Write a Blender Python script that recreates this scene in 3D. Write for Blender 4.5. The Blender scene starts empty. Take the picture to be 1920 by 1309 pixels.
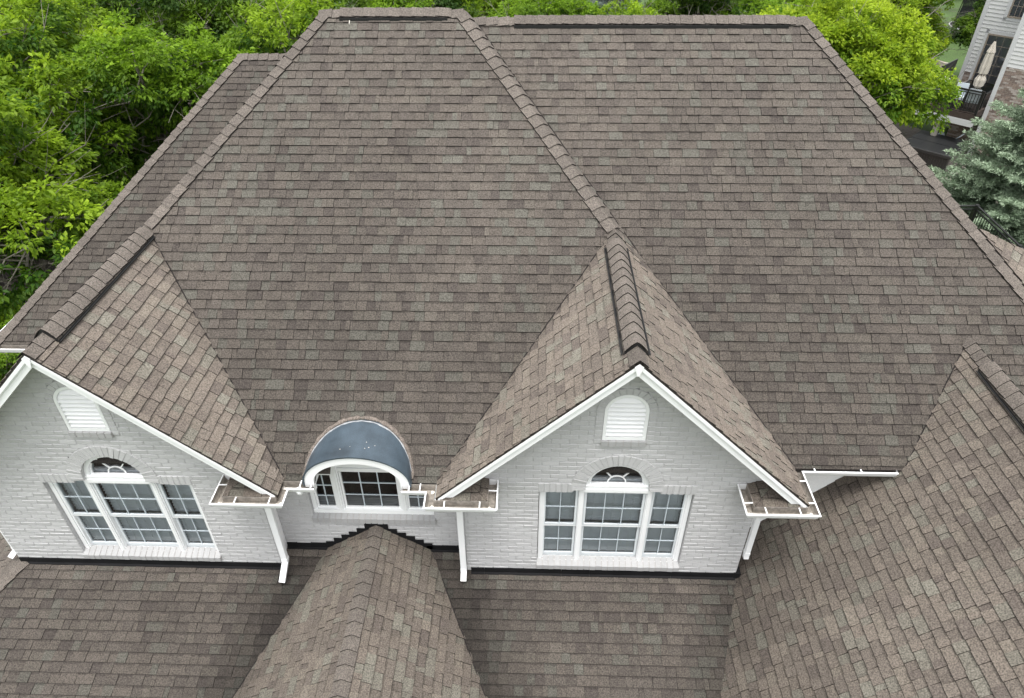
import bpy, math, random
import numpy as np
from mathutils import Matrix, Vector

# ------------------------------------------------------------------ camera, world, sun, exposure
scene = bpy.context.scene
ZO = 13.5                                    # height of the drone camera above the lawn, metres
FOC, PITCH, YAW, ROLL, CX = 1319.99, math.radians(37.1223), math.radians(-2.1242), math.radians(-0.529), 949.92


def cam_dir(xr, yr):
    xn = xr * math.cos(ROLL) + yr * math.sin(ROLL)
    yn = -xr * math.sin(ROLL) + yr * math.cos(ROLL)
    y = math.cos(PITCH) - yn * math.sin(PITCH)
    z = -math.sin(PITCH) - yn * math.cos(PITCH)
    return Vector((xn * math.cos(YAW) + y * math.sin(YAW), -xn * math.sin(YAW) + y * math.cos(YAW), z))


_c = cam_dir(0, 0)
_r = cam_dir(1, 0) - _c
_u = cam_dir(0, -1) - _c
camd = bpy.data.cameras.new('camera')
cam = bpy.data.objects.new('camera', camd)
scene.collection.objects.link(cam)
M = Matrix(((_r.x, _u.x, -_c.x, 0), (_r.y, _u.y, -_c.y, 0), (_r.z, _u.z, -_c.z, ZO), (0, 0, 0, 1)))
cam.matrix_world = M
camd.sensor_width = 36
camd.lens = FOC / 1920 * 36
camd.shift_x = (960 - CX) / 1920
camd.clip_start = 0.1
camd.clip_end = 600
scene.camera = cam

SUN_EL, SUN_AZ = math.radians(76), math.radians(180)     # veiled noon sun, nearly overhead
world = bpy.data.worlds.new('World')
scene.world = world
world.use_nodes = True
wn = world.node_tree
bg = wn.nodes['Background']
sky = wn.nodes.new('ShaderNodeTexSky')
sky.sky_type = 'NISHITA'
sky.sun_disc = False
sky.sun_elevation = SUN_EL
sky.sun_rotation = SUN_AZ
sky.dust_density = 4.0
sky.ozone_density = 1.0
hs = wn.nodes.new('ShaderNodeHueSaturation')
hs.inputs['Saturation'].default_value = 0.12
wn.links.new(sky.outputs[0], hs.inputs['Color'])
wn.links.new(hs.outputs[0], bg.inputs[0])
bg.inputs[1].default_value = 0.15
sun = bpy.data.lights.new('sun', 'SUN')
sun.energy = 1.0
sun.angle = math.radians(20)
sun.color = (1.0, 0.965, 0.92)
suno = bpy.data.objects.new('sun', sun)
scene.collection.objects.link(suno)
sd = Vector((math.sin(SUN_AZ) * math.cos(SUN_EL), math.cos(SUN_AZ) * math.cos(SUN_EL), math.sin(SUN_EL)))
suno.rotation_euler = sd.to_track_quat('Z', 'Y').to_euler()
scene.view_settings.view_transform = 'Standard'
scene.view_settings.look = 'None'
scene.view_settings.gamma = 1
scene.view_settings.use_curve_mapping = False
scene.view_settings.exposure = 1.15
scene.render.engine = 'CYCLES'
scene.cycles.max_bounces = 6
scene.cycles.transparent_max_bounces = 12

rnd = random.Random(7)
rng = np.random.default_rng(11)
col = scene.collection

# ------------------------------------------------------------------ materials


def mat(name, color, rough=0.8, noise=None, bump=None, metal=0.0, tint=False, spec=None, trans=0.0, big=None):
    """Procedural material. noise=(scale, amount) fine colour grain; big=(scale, amount) broad weathering; bump=(scale, strength)."""
    m = bpy.data.materials.new(name)
    m.use_nodes = True
    nt = m.node_tree
    b = nt.nodes['Principled BSDF']
    b.inputs['Roughness'].default_value = rough
    b.inputs['Metallic'].default_value = metal
    if spec is not None:
        b.inputs['Specular IOR Level'].default_value = spec
    src = None
    if tint:
        at = nt.nodes.new('ShaderNodeAttribute')
        at.attribute_name = 'tint'
        src = at.outputs['Color']
    else:
        rgb = nt.nodes.new('ShaderNodeRGB')
        rgb.outputs[0].default_value = (*color, 1)
        src = rgb.outputs[0]
    geo = nt.nodes.new('ShaderNodeNewGeometry')

    def modulate(src, scale, amt, detail):
        nz = nt.nodes.new('ShaderNodeTexNoise')
        nz.inputs['Scale'].default_value = scale
        nz.inputs['Detail'].default_value = detail
        nt.links.new(geo.outputs['Position'], nz.inputs['Vector'])
        mr = nt.nodes.new('ShaderNodeMapRange')
        mr.inputs[1].default_value = 0.25
        mr.inputs[2].default_value = 0.75
        mr.inputs[3].default_value = 1 - amt
        mr.inputs[4].default_value = 1 + amt
        nt.links.new(nz.outputs['Fac'], mr.inputs[0])
        mx = nt.nodes.new('ShaderNodeVectorMath')
        mx.operation = 'SCALE'
        nt.links.new(src, mx.inputs[0])
        nt.links.new(mr.outputs[0], mx.inputs['Scale'])
        return mx.outputs[0]
    if noise:
        src = modulate(src, noise[0], noise[1], 2)
    if big:
        src = modulate(src, big[0], big[1], 3)
    nt.links.new(src, b.inputs['Base Color'])
    if bump:
        nz = nt.nodes.new('ShaderNodeTexNoise')
        nz.inputs['Scale'].default_value = bump[0]
        nz.inputs['Detail'].default_value = 3
        nt.links.new(geo.outputs['Position'], nz.inputs['Vector'])
        bp = nt.nodes.new('ShaderNodeBump')
        bp.inputs['Strength'].default_value = bump[1]
        bp.inputs['Distance'].default_value = 0.01
        nt.links.new(nz.outputs['Fac'], bp.inputs['Height'])
        nt.links.new(bp.outputs[0], b.inputs['Normal'])
    if trans:
        tr = nt.nodes.new('ShaderNodeBsdfTranslucent')
        nt.links.new(src, tr.inputs['Color'])
        mx = nt.nodes.new('ShaderNodeMixShader')
        mx.inputs[0].default_value = trans
        nt.links.new(b.outputs[0], mx.inputs[1])
        nt.links.new(tr.outputs[0], mx.inputs[2])
        nt.links.new(mx.outputs[0], nt.nodes['Material Output'].inputs[0])
    return m


def glass_mat(name, tintc, gloss=0.10):
    m = bpy.data.materials.new(name)
    m.use_nodes = True
    nt = m.node_tree
    nt.nodes.remove(nt.nodes['Principled BSDF'])
    t = nt.nodes.new('ShaderNodeBsdfTransparent')
    t.inputs[0].default_value = (*tintc, 1)
    g = nt.nodes.new('ShaderNodeBsdfGlossy')
    g.inputs['Roughness'].default_value = 0.02
    lw = nt.nodes.new('ShaderNodeFresnel')
    lw.inputs[0].default_value = 1.5
    mr = nt.nodes.new('ShaderNodeMath')
    mr.operation = 'ADD'
    mr.inputs[1].default_value = gloss
    nt.links.new(lw.outputs[0], mr.inputs[0])
    mx = nt.nodes.new('ShaderNodeMixShader')
    nt.links.new(mr.outputs[0], mx.inputs[0])
    nt.links.new(t.outputs[0], mx.inputs[1])
    nt.links.new(g.outputs[0], mx.inputs[2])
    nt.links.new(mx.outputs[0], nt.nodes['Material Output'].inputs[0])
    return m


MT = dict(
    shingle=mat('asphalt_shingle', (0.14, 0.12, 0.1), 0.95, noise=(58, 0.55), big=(0.9, 0.10), bump=(170, 0.5), tint=True, spec=0.2),
    under=mat('roof_underlay', (0.045, 0.04, 0.037), 0.95),
    brick=mat('painted_brick', (0.60, 0.585, 0.565), 0.75, noise=(38, 0.05), big=(1.3, 0.05), bump=(55, 0.45), tint=True),
    mortar=mat('painted_mortar', (0.455, 0.455, 0.457), 0.85, noise=(60, 0.08), bump=(80, 0.3)),
    sillm=mat('sill_mortar', (0.36, 0.35, 0.34), 0.85, noise=(60, 0.08)),
    white=mat('white_trim_paint', (0.86, 0.87, 0.875), 0.45, big=(3, 0.03)),
    soffit=mat('white_soffit', (0.72, 0.72, 0.70), 0.6, big=(2, 0.04)),
    gutter_in=mat('dirty_gutter_inside', (0.25, 0.225, 0.195), 0.8, noise=(22, 0.35), big=(5, 0.25)),
    caulk=mat('sealant', (0.72, 0.68, 0.62), 0.7, noise=(30, 0.15), bump=(40, 0.6)),
    flash=mat('black_flashing', (0.008, 0.008, 0.009), 0.75, big=(4, 0.3), spec=0.2),
    ventp=mat('black_vent_plastic', (0.010, 0.010, 0.010), 0.6),
    membrane=mat('dormer_rubber_membrane', (0.056, 0.078, 0.098), 0.34, noise=(140, 0.30), big=(2.6, 0.45), bump=(9, 0.12), spec=0.6),
    worn=mat('worn_membrane_edge', (0.30, 0.31, 0.32), 0.6, noise=(25, 0.3)),
    glass=glass_mat('window_glass', (0.80, 0.86, 0.90), 0.05),
    glassd=glass_mat('window_glass_dark', (0.50, 0.52, 0.55), 0.02),
    muntin=mat('grille_grey_blue', (0.50, 0.56, 0.60), 0.5),
    sash=mat('window_sash', (0.66, 0.70, 0.72), 0.45),
    blind=mat('window_blind', (0.82, 0.82, 0.80), 0.6),
    dark=mat('dark_room', (0.016, 0.014, 0.013), 0.9),
    bark=mat('tree_bark', (0.22, 0.20, 0.17), 0.9, noise=(14, 0.35), bump=(20, 0.8)),
    leaf=mat('leaf', (0.1, 0.2, 0.02), 0.55, tint=True, trans=0.55, spec=0.3),
    needle=mat('spruce_needles', (0.1, 0.15, 0.1), 0.6, tint=True, trans=0.12, spec=0.3),
    grass=mat('lawn_grass', (0.055, 0.10, 0.022), 0.9, noise=(9, 0.35), big=(0.35, 0.30), bump=(30, 0.7)),
    siding=mat('grey_white_siding', (0.58, 0.585, 0.585), 0.6, big=(1.5, 0.03)),
    trimw=mat('pale_trim', (0.56, 0.57, 0.58), 0.55),
    stone=mat('brown_brick_veneer', (0.20, 0.155, 0.13), 0.9, tint=True, noise=(20, 0.25)),
    tanfr=mat('tan_window_frame', (0.28, 0.24, 0.20), 0.5),
    iron=mat('black_iron', (0.012, 0.012, 0.012), 0.4),
    deck=mat('dark_deck_board', (0.05, 0.036, 0.030), 0.7, noise=(12, 0.2)),
    cloth=mat('cream_canvas', (0.52, 0.48, 0.42), 0.9, big=(6, 0.06)),
    cushion=mat('pale_blue_grey_cushion', (0.46, 0.52, 0.56), 0.9),
    tub=mat('black_vinyl_cover', (0.020, 0.021, 0.022), 0.35, noise=(30, 0.1)),
    wood=mat('weathered_wood', (0.26, 0.21, 0.18), 0.8, noise=(20, 0.2)),
    net=mat('black_net', (0.02, 0.022, 0.024), 0.8),
    patio=mat('patio_stone', (0.30, 0.26, 0.235), 0.9, noise=(6, 0.25), bump=(14, 0.6)),
    gravel=mat('gravel', (0.30, 0.25, 0.22), 0.95, noise=(18, 0.55), bump=(25, 1.0)),
    asphalt=mat('road_asphalt', (0.20, 0.19, 0.19), 0.9, noise=(8, 0.1)),
    mulch=mat('dark_mulch', (0.035, 0.026, 0.022), 0.95, noise=(12, 0.4)),
)

# ------------------------------------------------------------------ mesh builder


class MB:
    def __init__(s):
        s.v, s.f, s.t, s.m = [], [], [], []

    def add(s, verts, faces, tint=(1, 1, 1), mi=0, tints=None):
        o = len(s.v)
        s.v.extend([tuple(p) for p in verts])
        for i, f in enumerate(faces):
            s.f.append(tuple(k + o for k in f))
            s.t.append(tints[i] if tints else tint)
            s.m.append(mi)

    def box(s, x0, x1, y0, y1, z0, z1, tint=(1, 1, 1), mi=0):
        s.hexa([(x0, y0, z0), (x1, y0, z0), (x1, y1, z0), (x0, y1, z0), (x0, y0, z1), (x1, y0, z1), (x1, y1, z1), (x0, y1, z1)], tint, mi)

    def hexa(s, p, tint=(1, 1, 1), mi=0):
        s.add(p, [(0, 3, 2, 1), (4, 5, 6, 7), (0, 1, 5, 4), (1, 2, 6, 5), (2, 3, 7, 6), (3, 0, 4, 7)], tint, mi)

    def bar(s, a, b, w, h=None, up=(0, 0, 1), tint=(1, 1, 1), mi=0):
        """Rectangular bar from a to b, width w across, height h along up."""
        a, b, up = Vector(a), Vector(b), Vector(up)
        h = h or w
        d = (b - a).normalized()
        sx = d.cross(up)
        if sx.length < 1e-4:
            sx = d.cross(Vector((1, 0, 0)))
        sx.normalize()
        uu = sx.cross(d).normalized()
        sx, uu = sx * w / 2, uu * h / 2
        s.hexa([a - sx - uu, a + sx - uu, b + sx - uu, b - sx - uu, a - sx + uu, a + sx + uu, b + sx + uu, b - sx + uu], tint, mi)

    def tube(s, pts, rad, n=6, tint=(1, 1, 1), mi=0, cap=True):
        pts = [Vector(p) for p in pts]
        rad = rad if isinstance(rad, (list, tuple)) else [rad] * len(pts)
        o = len(s.v)
        ref = Vector((0.31, 0.17, 0.93))
        for i, p in enumerate(pts):
            d = (pts[min(i + 1, len(pts) - 1)] - pts[max(i - 1, 0)])
            if d.length < 1e-6:
                d = Vector((0, 0, 1))
            d.normalize()
            a = d.cross(ref)
            if a.length < 0.05:
                a = d.cross(Vector((1, 0, 0)))
            a.normalize()
            b = d.cross(a)
            for k in range(n):
                q = 2 * math.pi * k / n
                s.v.append(tuple(p + (a * math.cos(q) + b * math.sin(q)) * rad[i]))
        for i in range(len(pts) - 1):
            for k in range(n):
                s.f.append((o + i * n + k, o + i * n + (k + 1) % n, o + (i + 1) * n + (k + 1) % n, o + (i + 1) * n + k))
                s.t.append(tint)
                s.m.append(mi)
        if cap:
            s.f.append(tuple(o + k for k in range(n))[::-1])
            s.f.append(tuple(o + (len(pts) - 1) * n + k for k in range(n)))
            s.t += [tint, tint]
            s.m += [mi, mi]

    def prism(s, poly, y0, y1, tint=(1, 1, 1), mi=0):
        """poly of (x, z), extruded along y."""
        n = len(poly)
        s.add([(x, y0, z) for x, z in poly] + [(x, y1, z) for x, z in poly],
              [tuple(range(n)), tuple(range(2 * n - 1, n - 1, -1))] + [(i, i + n, (i + 1) % n + n, (i + 1) % n) for i in range(n)], tint, mi)

    def build(s, name, mats, parent=None, smooth=False):
        me = bpy.data.meshes.new(name)
        v = np.array(s.v, dtype=np.float32)
        me.from_pydata(v.tolist(), [], s.f)
        mats = mats if isinstance(mats, (list, tuple)) else [mats]
        for m in mats:
            me.materials.append(m)
        if len(mats) > 1:
            me.polygons.foreach_set('material_index', s.m)
        cnt = np.array([len(f) for f in s.f])
        t = np.repeat(np.c_[np.array(s.t, dtype=np.float32), np.ones(len(s.t))], cnt, axis=0)
        at = me.attributes.new('tint', 'FLOAT_COLOR', 'CORNER')
        at.data.foreach_set('color', t.astype(np.float32).ravel())
        if smooth:
            me.polygons.foreach_set('use_smooth', [True] * len(me.polygons))
        me.update()
        return link(name, me, parent)


def link(name, data, parent=None):
    o = bpy.data.objects.new(name, data)
    col.objects.link(o)
    if parent is not None:
        o.parent = parent
        # vertices are in world coordinates: undo the offset of a thing's Empty once, at the part level
        o.location = -parent.location if (parent.parent is None and parent.get('abs')) else (0, 0, 0)
    return o


def thing(name, label, cat, loc=(0, 0, 0), group=None, rz=0, absolute=True):
    o = bpy.data.objects.new(name, None)
    col.objects.link(o)
    o.location = loc
    o.rotation_euler = (0, 0, rz)
    o.empty_display_size = 0.3
    o['label'] = label
    o['category'] = cat
    if group:
        o['group'] = group
    if absolute:
        o['abs'] = 1
    return o


def struct(o, label=None):
    o['kind'] = 'structure'
    if label:
        o['label'] = label
    return o


def clip(poly, nx, ny, c):
    """keep the side nx*x+ny*y <= c of a 2-D polygon"""
    out = []
    for i in range(len(poly)):
        p, q = poly[i], poly[(i + 1) % len(poly)]
        dp, dq = nx * p[0] + ny * p[1] - c, nx * q[0] + ny * q[1] - c
        if dp <= 0:
            out.append(p)
        if (dp < 0 < dq) or (dq < 0 < dp):
            t = dp / (dp - dq)
            out.append((p[0] + t * (q[0] - p[0]), p[1] + t * (q[1] - p[1])))
    return out


def clip_convex(poly, hull):
    n = len(hull)
    area = sum(hull[i][0] * hull[(i + 1) % n][1] - hull[(i + 1) % n][0] * hull[i][1] for i in range(n))
    sg = 1 if area > 0 else -1
    for i in range(n):
        (x0, y0), (x1, y1) = hull[i], hull[(i + 1) % n]
        nx, ny = sg * (y1 - y0), -sg * (x1 - x0)
        poly = clip(poly, nx, ny, nx * x0 + ny * y0)
        if len(poly) < 3:
            return []
    return poly


def area2(poly):
    return abs(sum(poly[i][0] * poly[(i + 1) % len(poly)][1] - poly[(i + 1) % len(poly)][0] * poly[i][1] for i in range(len(poly)))) / 2


def clean(poly):
    out = []
    for p in poly:
        if not out or (abs(p[0] - out[-1][0]) + abs(p[1] - out[-1][1])) > 1e-4:
            out.append(p)
    if len(out) > 1 and (abs(out[0][0] - out[-1][0]) + abs(out[0][1] - out[-1][1])) < 1e-4:
        out.pop()
    return out


def project(P):
    """pixel of a world point, to rank pieces by how large they show"""
    d = Vector(P) - Vector((0, 0, ZO))
    z = d.dot(_c)
    if z <= 0.1:
        return None
    return (CX + FOC * d.dot(_r) / z, 654.42 - FOC * d.dot(_u) / z)


def shown_area(pts):
    q = [project(p) for p in pts]
    if any(a is None for a in q):
        return 0
    cx, cy = sum(a[0] for a in q) / len(q), sum(a[1] for a in q) / len(q)
    if not (0 < cx < 1920 and 0 < cy < 1309):
        return 0
    return area2(q)

# ------------------------------------------------------------------ ground
def ground_z(x, y):
    """lawn height: level round the house, rising a little towards the neighbour's patio"""
    d = math.hypot(x - 20, y - 33)
    return 0.7 * max(0.0, min(1.0, (16 - d) / 9.0)) + 0.12 * math.sin(x * 0.11) * math.cos(y * 0.09)


mb = MB()
xs = [-260, -180, -120, -90] + list(range(-70, 71, 4)) + [90, 120, 180, 260]
ys = [-120, -60, -30] + list(range(-16, 100, 4)) + [120, 160, 220, 320]
mb.v = [(x, y, ground_z(x, y)) for y in ys for x in xs]
nx = len(xs)
mb.f = [(j * nx + i, j * nx + i + 1, (j + 1) * nx + i + 1, (j + 1) * nx + i) for j in range(len(ys) - 1) for i in range(nx - 1)]
mb.t = [(1, 1, 1)] * len(mb.f)
mb.m = [0] * len(mb.f)
ground = struct(mb.build('ground', MT['grass'], smooth=True), 'green lawn under the trees and round the houses')


def sheet(name, pts, m, h, label):
    b = MB()
    n = len(pts)
    cx, cy = sum(p[0] for p in pts) / n, sum(p[1] for p in pts) / n
    ring = [(cx, cy, ground_z(cx, cy) + h)]
    R = 5
    for r in range(1, R + 1):
        for p in pts:
            x, y = cx + (p[0] - cx) * r / R, cy + (p[1] - cy) * r / R
            ring.append((x, y, ground_z(x, y) + h))
    fs = [(0, 1 + i, 1 + (i + 1) % n) for i in range(n)]
    for r in range(R - 1):
        for i in range(n):
            a, c = 1 + r * n + i, 1 + r * n + (i + 1) % n
            fs.append((a, a + n, c + n, c))
    b.add(ring, fs)
    return struct(b.build(name, m, smooth=True), label)


def blob(cx, cy, rx, ry, n=22, seed=0, j=0.12):
    r = random.Random(seed)
    return [(cx + rx * math.cos(2 * math.pi * i / n) * (1 + r.uniform(-j, j)), cy + ry * math.sin(2 * math.pi * i / n) * (1 + r.uniform(-j, j))) for i in range(n)]


sheet('woodland_floor', blob(-28, 36, 26, 34, seed=2), MT['mulch'], 0.10, 'dark leaf litter under the woods left of the house')
sheet('gravel_bed', blob(17.2, 29.6, 4.2, 3.0, seed=3), MT['gravel'], 0.06, 'pinkish gravel bed beside the spruce')
b = MB()
for i in range(24):
    y = 58 + 3.2 * math.sin(i * 0.22)
    x0, x1 = -34 + i * 3.2, -34 + (i + 1) * 3.2
    b.add([(x0, 74 + 3 * math.sin(i * .22), 0.35), (x1, 74 + 3 * math.sin((i + 1) * .22), 0.35), (x1, 79 + 3 * math.sin((i + 1) * .22), 0.35), (x0, 79 + 3 * math.sin(i * .22), 0.35)], [(0, 1, 2, 3)])
struct(b.build('road', MT['asphalt']), 'pale strip of street glimpsed beyond the back trees')
sheet('mulch_bed', blob(4.6, 76.5, 3.4, 1.6, seed=5), MT['mulch'], 0.42, 'dark mulch bed beside the far lawn')

# ------------------------------------------------------------------ the house: roof planes
# main numbers, measured in metres from the drone (z below it)
ya, za, xa0, xa1, s = 11.9986, -2.4398, -3.2861, -1.0919, 0.8142          # left hip roof: ridge and slope
yc, zc, xc1 = 12.195, -2.5939, 4.3539                                       # right hip roof
yb, zb, xb0 = 14.9477, -3.8592, -5.9592                                     # rear left wing
x1, x2, zg, sg = -5.6157, 1.2247, -4.7500, 0.9564                           # two front gables
yr, yw, ym = 6.0836, 6.4287, 6.7378                                         # rake face, gable wall, recessed wall
ze = -7.0463                                                                # eave
xd, zd, sdd = 6.1843, -5.8704, 1.0632                                       # right cross roof
zw, se = -9.0745, 0.3247                                                    # lower front roof, height at the wall
xf, zf, sf = -2.2249, -8.4410, 0.6806                                       # small roof in the middle
hkA, hkC, hkB = 1.2186, 1.2934, 1.2053
EXP = 0.1429

house = thing('house', 'large grey painted brick house with brown shingle roofs and two white trimmed front gables', 'house', (-1, 10, 0))


def plane_y(y0, z0, sl):          # rises away from the camera
    return lambda x, y: z0 - sl * (y0 - y)


faces = {}


def face(name, fn, plan, dn, off=0.05, shingled=True, dirt=None):
    """dn = horizontal unit vector pointing down the slope"""
    faces[name] = dict(fn=fn, plan=plan, dn=dn, off=off, sh=shingled, dirt=dirt)


t = ya - 6.50
face('A', plane_y(ya, za, s), [(xa0, ya), (xa1, ya), (xa1 + t / hkA, ya - t), (xa0 - t / hkA, ya - t)], (0, -1), 0.212)
face('A2', plane_y(ya, za, s), [(-3.72, 6.50), (-0.82, 6.50), (-0.82, 6.335), (-3.72, 6.335)], (0, -1), 0.212 - (ya - 6.50) * math.sqrt(1 + s * s))
face('AR', lambda x, y: za - s * hkA * (x - xa1), [(xa1, ya), (xa1 + t / hkA, ya - t), (xa1 + t / hkA, ya + 3.2)], (1, 0))
face('AL', lambda x, y: za - s * hkA * (xa0 - x), [(xa0, ya), (xa0 - t / hkA, ya - t), (xa0 - t / hkA, ya + 5.0)], (-1, 0), shingled=False)
face('AB', lambda x, y: za - s * (y - ya), [(xa0, ya), (xa1, ya), (xa1 + 4, ya + 4.6), (xa0 - 4, ya + 4.6)], (0, 1), shingled=False)
t = yc - 6.722
face('C', plane_y(yc, zc, s), [(-0.94, yc), (xc1, yc), (xc1 + t / hkC, yc - t), (1.0, yc - t)], (0, -1), 0.2955)
face('CR', lambda x, y: zc - s * hkC * (x - xc1), [(xc1, yc), (xc1 + t / hkC, yc - t), (xc1 + t / hkC, yc + 5)], (1, 0), shingled=False)
face('CB', lambda x, y: zc - s * (y - yc), [(-0.94, yc), (xc1, yc), (xc1 + 4, yc + 5.2), (-0.94, yc + 5.2)], (0, 1), shingled=False)
t = yb - 10.17
face('B', plane_y(yb, zb, s), [(xb0, yb), (-3.0, yb), (-5.2, yb - t), (xb0 - t / hkB, yb - t)], (0, -1), 0.10)
face('BL', lambda x, y: zb - s * hkB * (xb0 - x), [(xb0, yb), (xb0 - t / hkB, yb - t), (xb0 - t / hkB, yb + 5)], (-1, 0), shingled=False)
face('BB', lambda x, y: zb - s * (y - yb), [(xb0, yb), (-3.0, yb), (-1.0, yb + 4.8), (xb0 - 4, yb + 4.8)], (0, 1), shingled=False)
G = 2.385
for nm, xg in (('G1', x1), ('G2', x2)):
    face(nm + 'L', (lambda xg: lambda x, y: zg - sg * (xg - x))(xg), [(xg, yr - 0.03), (xg, 9.13), (xg - G, 9.13), (xg - G, yr - 0.03)], (-1, 0))
    face(nm + 'R', (lambda xg: lambda x, y: zg - sg * (x - xg))(xg), [(xg, yr - 0.03), (xg, 9.13), (xg + G, 9.13), (xg + G, yr - 0.03)], (1, 0))
face('DL', lambda x, y: zd - sdd * (xd - x), [(xd, 1.6), (xd, 8.12), (2.2, 8.12), (2.2, 1.6)], (-1, 0), 0.07)
face('DR', lambda x, y: zd - sdd * (x - xd), [(xd, 1.6), (xd, 8.12), (8.8, 8.12), (8.8, 1.6)], (1, 0), shingled=False)
face('E', plane_y(yw, zw, se), [(-7.519, ym), (4.2, ym), (4.2, 2.0), (-10.6, 2.0)], (0, -1), 0.07 - 0.33)
face('EL', lambda x, y: zw - 0.46 * (-7.72 - x), [(-7.72, yw), (-10.6, 2.0 + 0.3), (-10.9, 2.3), (-10.9, 9.6), (-7.72, 9.6)], (-1, 0), 0.02)
face('FL', lambda x, y: zf - sf * (xf - x), [(xf, 2.0), (xf, ym - 0.004), (xf - 2.9, ym - 0.004), (xf - 2.9, 2.0)], (-1, 0), 0.12)
face('FR', lambda x, y: zf - sf * (x - xf), [(xf, 2.0), (xf, ym - 0.004), (xf + 2.9, ym - 0.004), (xf + 2.9, 2.0)], (1, 0), 0.10)
# low side roof beyond the right hip: holds the hip line direction and a gently falling upper edge
hx, hy, hz = 6.542, 9.443, -4.834
_h = Vector((1, -1.2934, -1.0531))
_e = Vector((1, -0.12, -0.42))
_n = _h.cross(_e)
if _n.z < 0:
    _n = -_n
face('R', lambda x, y: hz - (_n.x * (x - hx) + _n.y * (y - hy)) / _n.z, [(hx, hy), (hx + 2.6, hy - 0.312), (hx + 2.6, hy - 2.9), (8.58, 6.807)], (0.88, -0.47), 0.02)


def inside(plan, x, y):
    sgn = 0
    for i in range(len(plan)):
        (ax, ay), (bx, by) = plan[i], plan[(i + 1) % len(plan)]
        c = (bx - ax) * (y - ay) - (by - ay) * (x - ax)
        if abs(c) < 1e-9:
            continue
        if sgn == 0:
            sgn = 1 if c > 0 else -1
        elif (c > 0) != (sgn > 0):
            return False
    return True


DORM = (-2.23, 6.30, -7.02, 0.72, 0.505)                 # arched dormer: x centre, front y, spring z, half width, rise


UPPER = {'A', 'A2', 'AR', 'AL', 'AB', 'B', 'BL', 'BB', 'C', 'CR', 'CB', 'G1L', 'G1R', 'G2L', 'G2R', 'R'}
LOWER = {'E', 'EL', 'FL', 'FR', 'DL'}


def buried(name, x, y, z):
    if name.startswith('RT'):
        return False
    for k, f in faces.items():
        if k == name or k.startswith('RT'):
            continue
        if name in UPPER and not (k in UPPER or k in ('DL', 'DR')):
            continue
        if name in LOWER and not (k in LOWER or (name == 'DL' and k == 'C' and z > ze - 0.02)):
            continue
        if f['fn'](x, y) > z + 0.045 and inside(f['plan'], x, y):
            return True
    dx = (x - DORM[0]) / (DORM[3] - 0.06)
    if name in ('A', 'A2') and abs(dx) < 1 and z < DORM[2] + DORM[4] * math.sqrt(1 - dx * dx) - 0.05 and y > 6.3:
        return True
    return False


# little hipped roofs on the eave returns below each rake
for nm, xo, xi, sgn in (('RT1', -3.95, -3.32, 1), ('RT2', -0.49, -1.10, -1), ('RT3', 2.92, 3.50, 1)):
    face(nm + 'F', lambda x, y: -7.045 + 0.34 * (y - 6.035), [(xo, 6.035), (xi, 6.035), (xi, 6.43), (xo + sgn * 0.395, 6.43)], (0, -1), 0.02)
    face(nm + 'E', (lambda xo, sgn: lambda x, y: -7.045 + 0.34 * sgn * (x - xo))(xo, sgn), [(xo + sgn * 0.395, 6.43), (xo, 6.035), (xo, 6.43)], (-sgn, 0), 0.02)


PAL = [((0.152, 0.132, 0.115), 28), ((0.143, 0.125, 0.110), 26), ((0.130, 0.113, 0.100), 17), ((0.116, 0.100, 0.090), 8),
       ((0.150, 0.141, 0.122), 11), ((0.162, 0.155, 0.134), 7), ((0.163, 0.144, 0.124), 9)]
PALC = [c for c, w in PAL for _ in range(w)]


def hash2(i, j):
    v = math.sin(i * 127.1 + j * 311.7) * 43758.5453
    return v - math.floor(v)


def vnoise(x, y):
    i, j = math.floor(x), math.floor(y)
    u, v = x - i, y - j
    u, v = u * u * (3 - 2 * u), v * v * (3 - 2 * v)
    a, b2, c, d = hash2(i, j), hash2(i + 1, j), hash2(i, j + 1), hash2(i + 1, j + 1)
    return a + (b2 - a) * u + (c - a) * v + (a - b2 - c + d) * u * v


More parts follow.
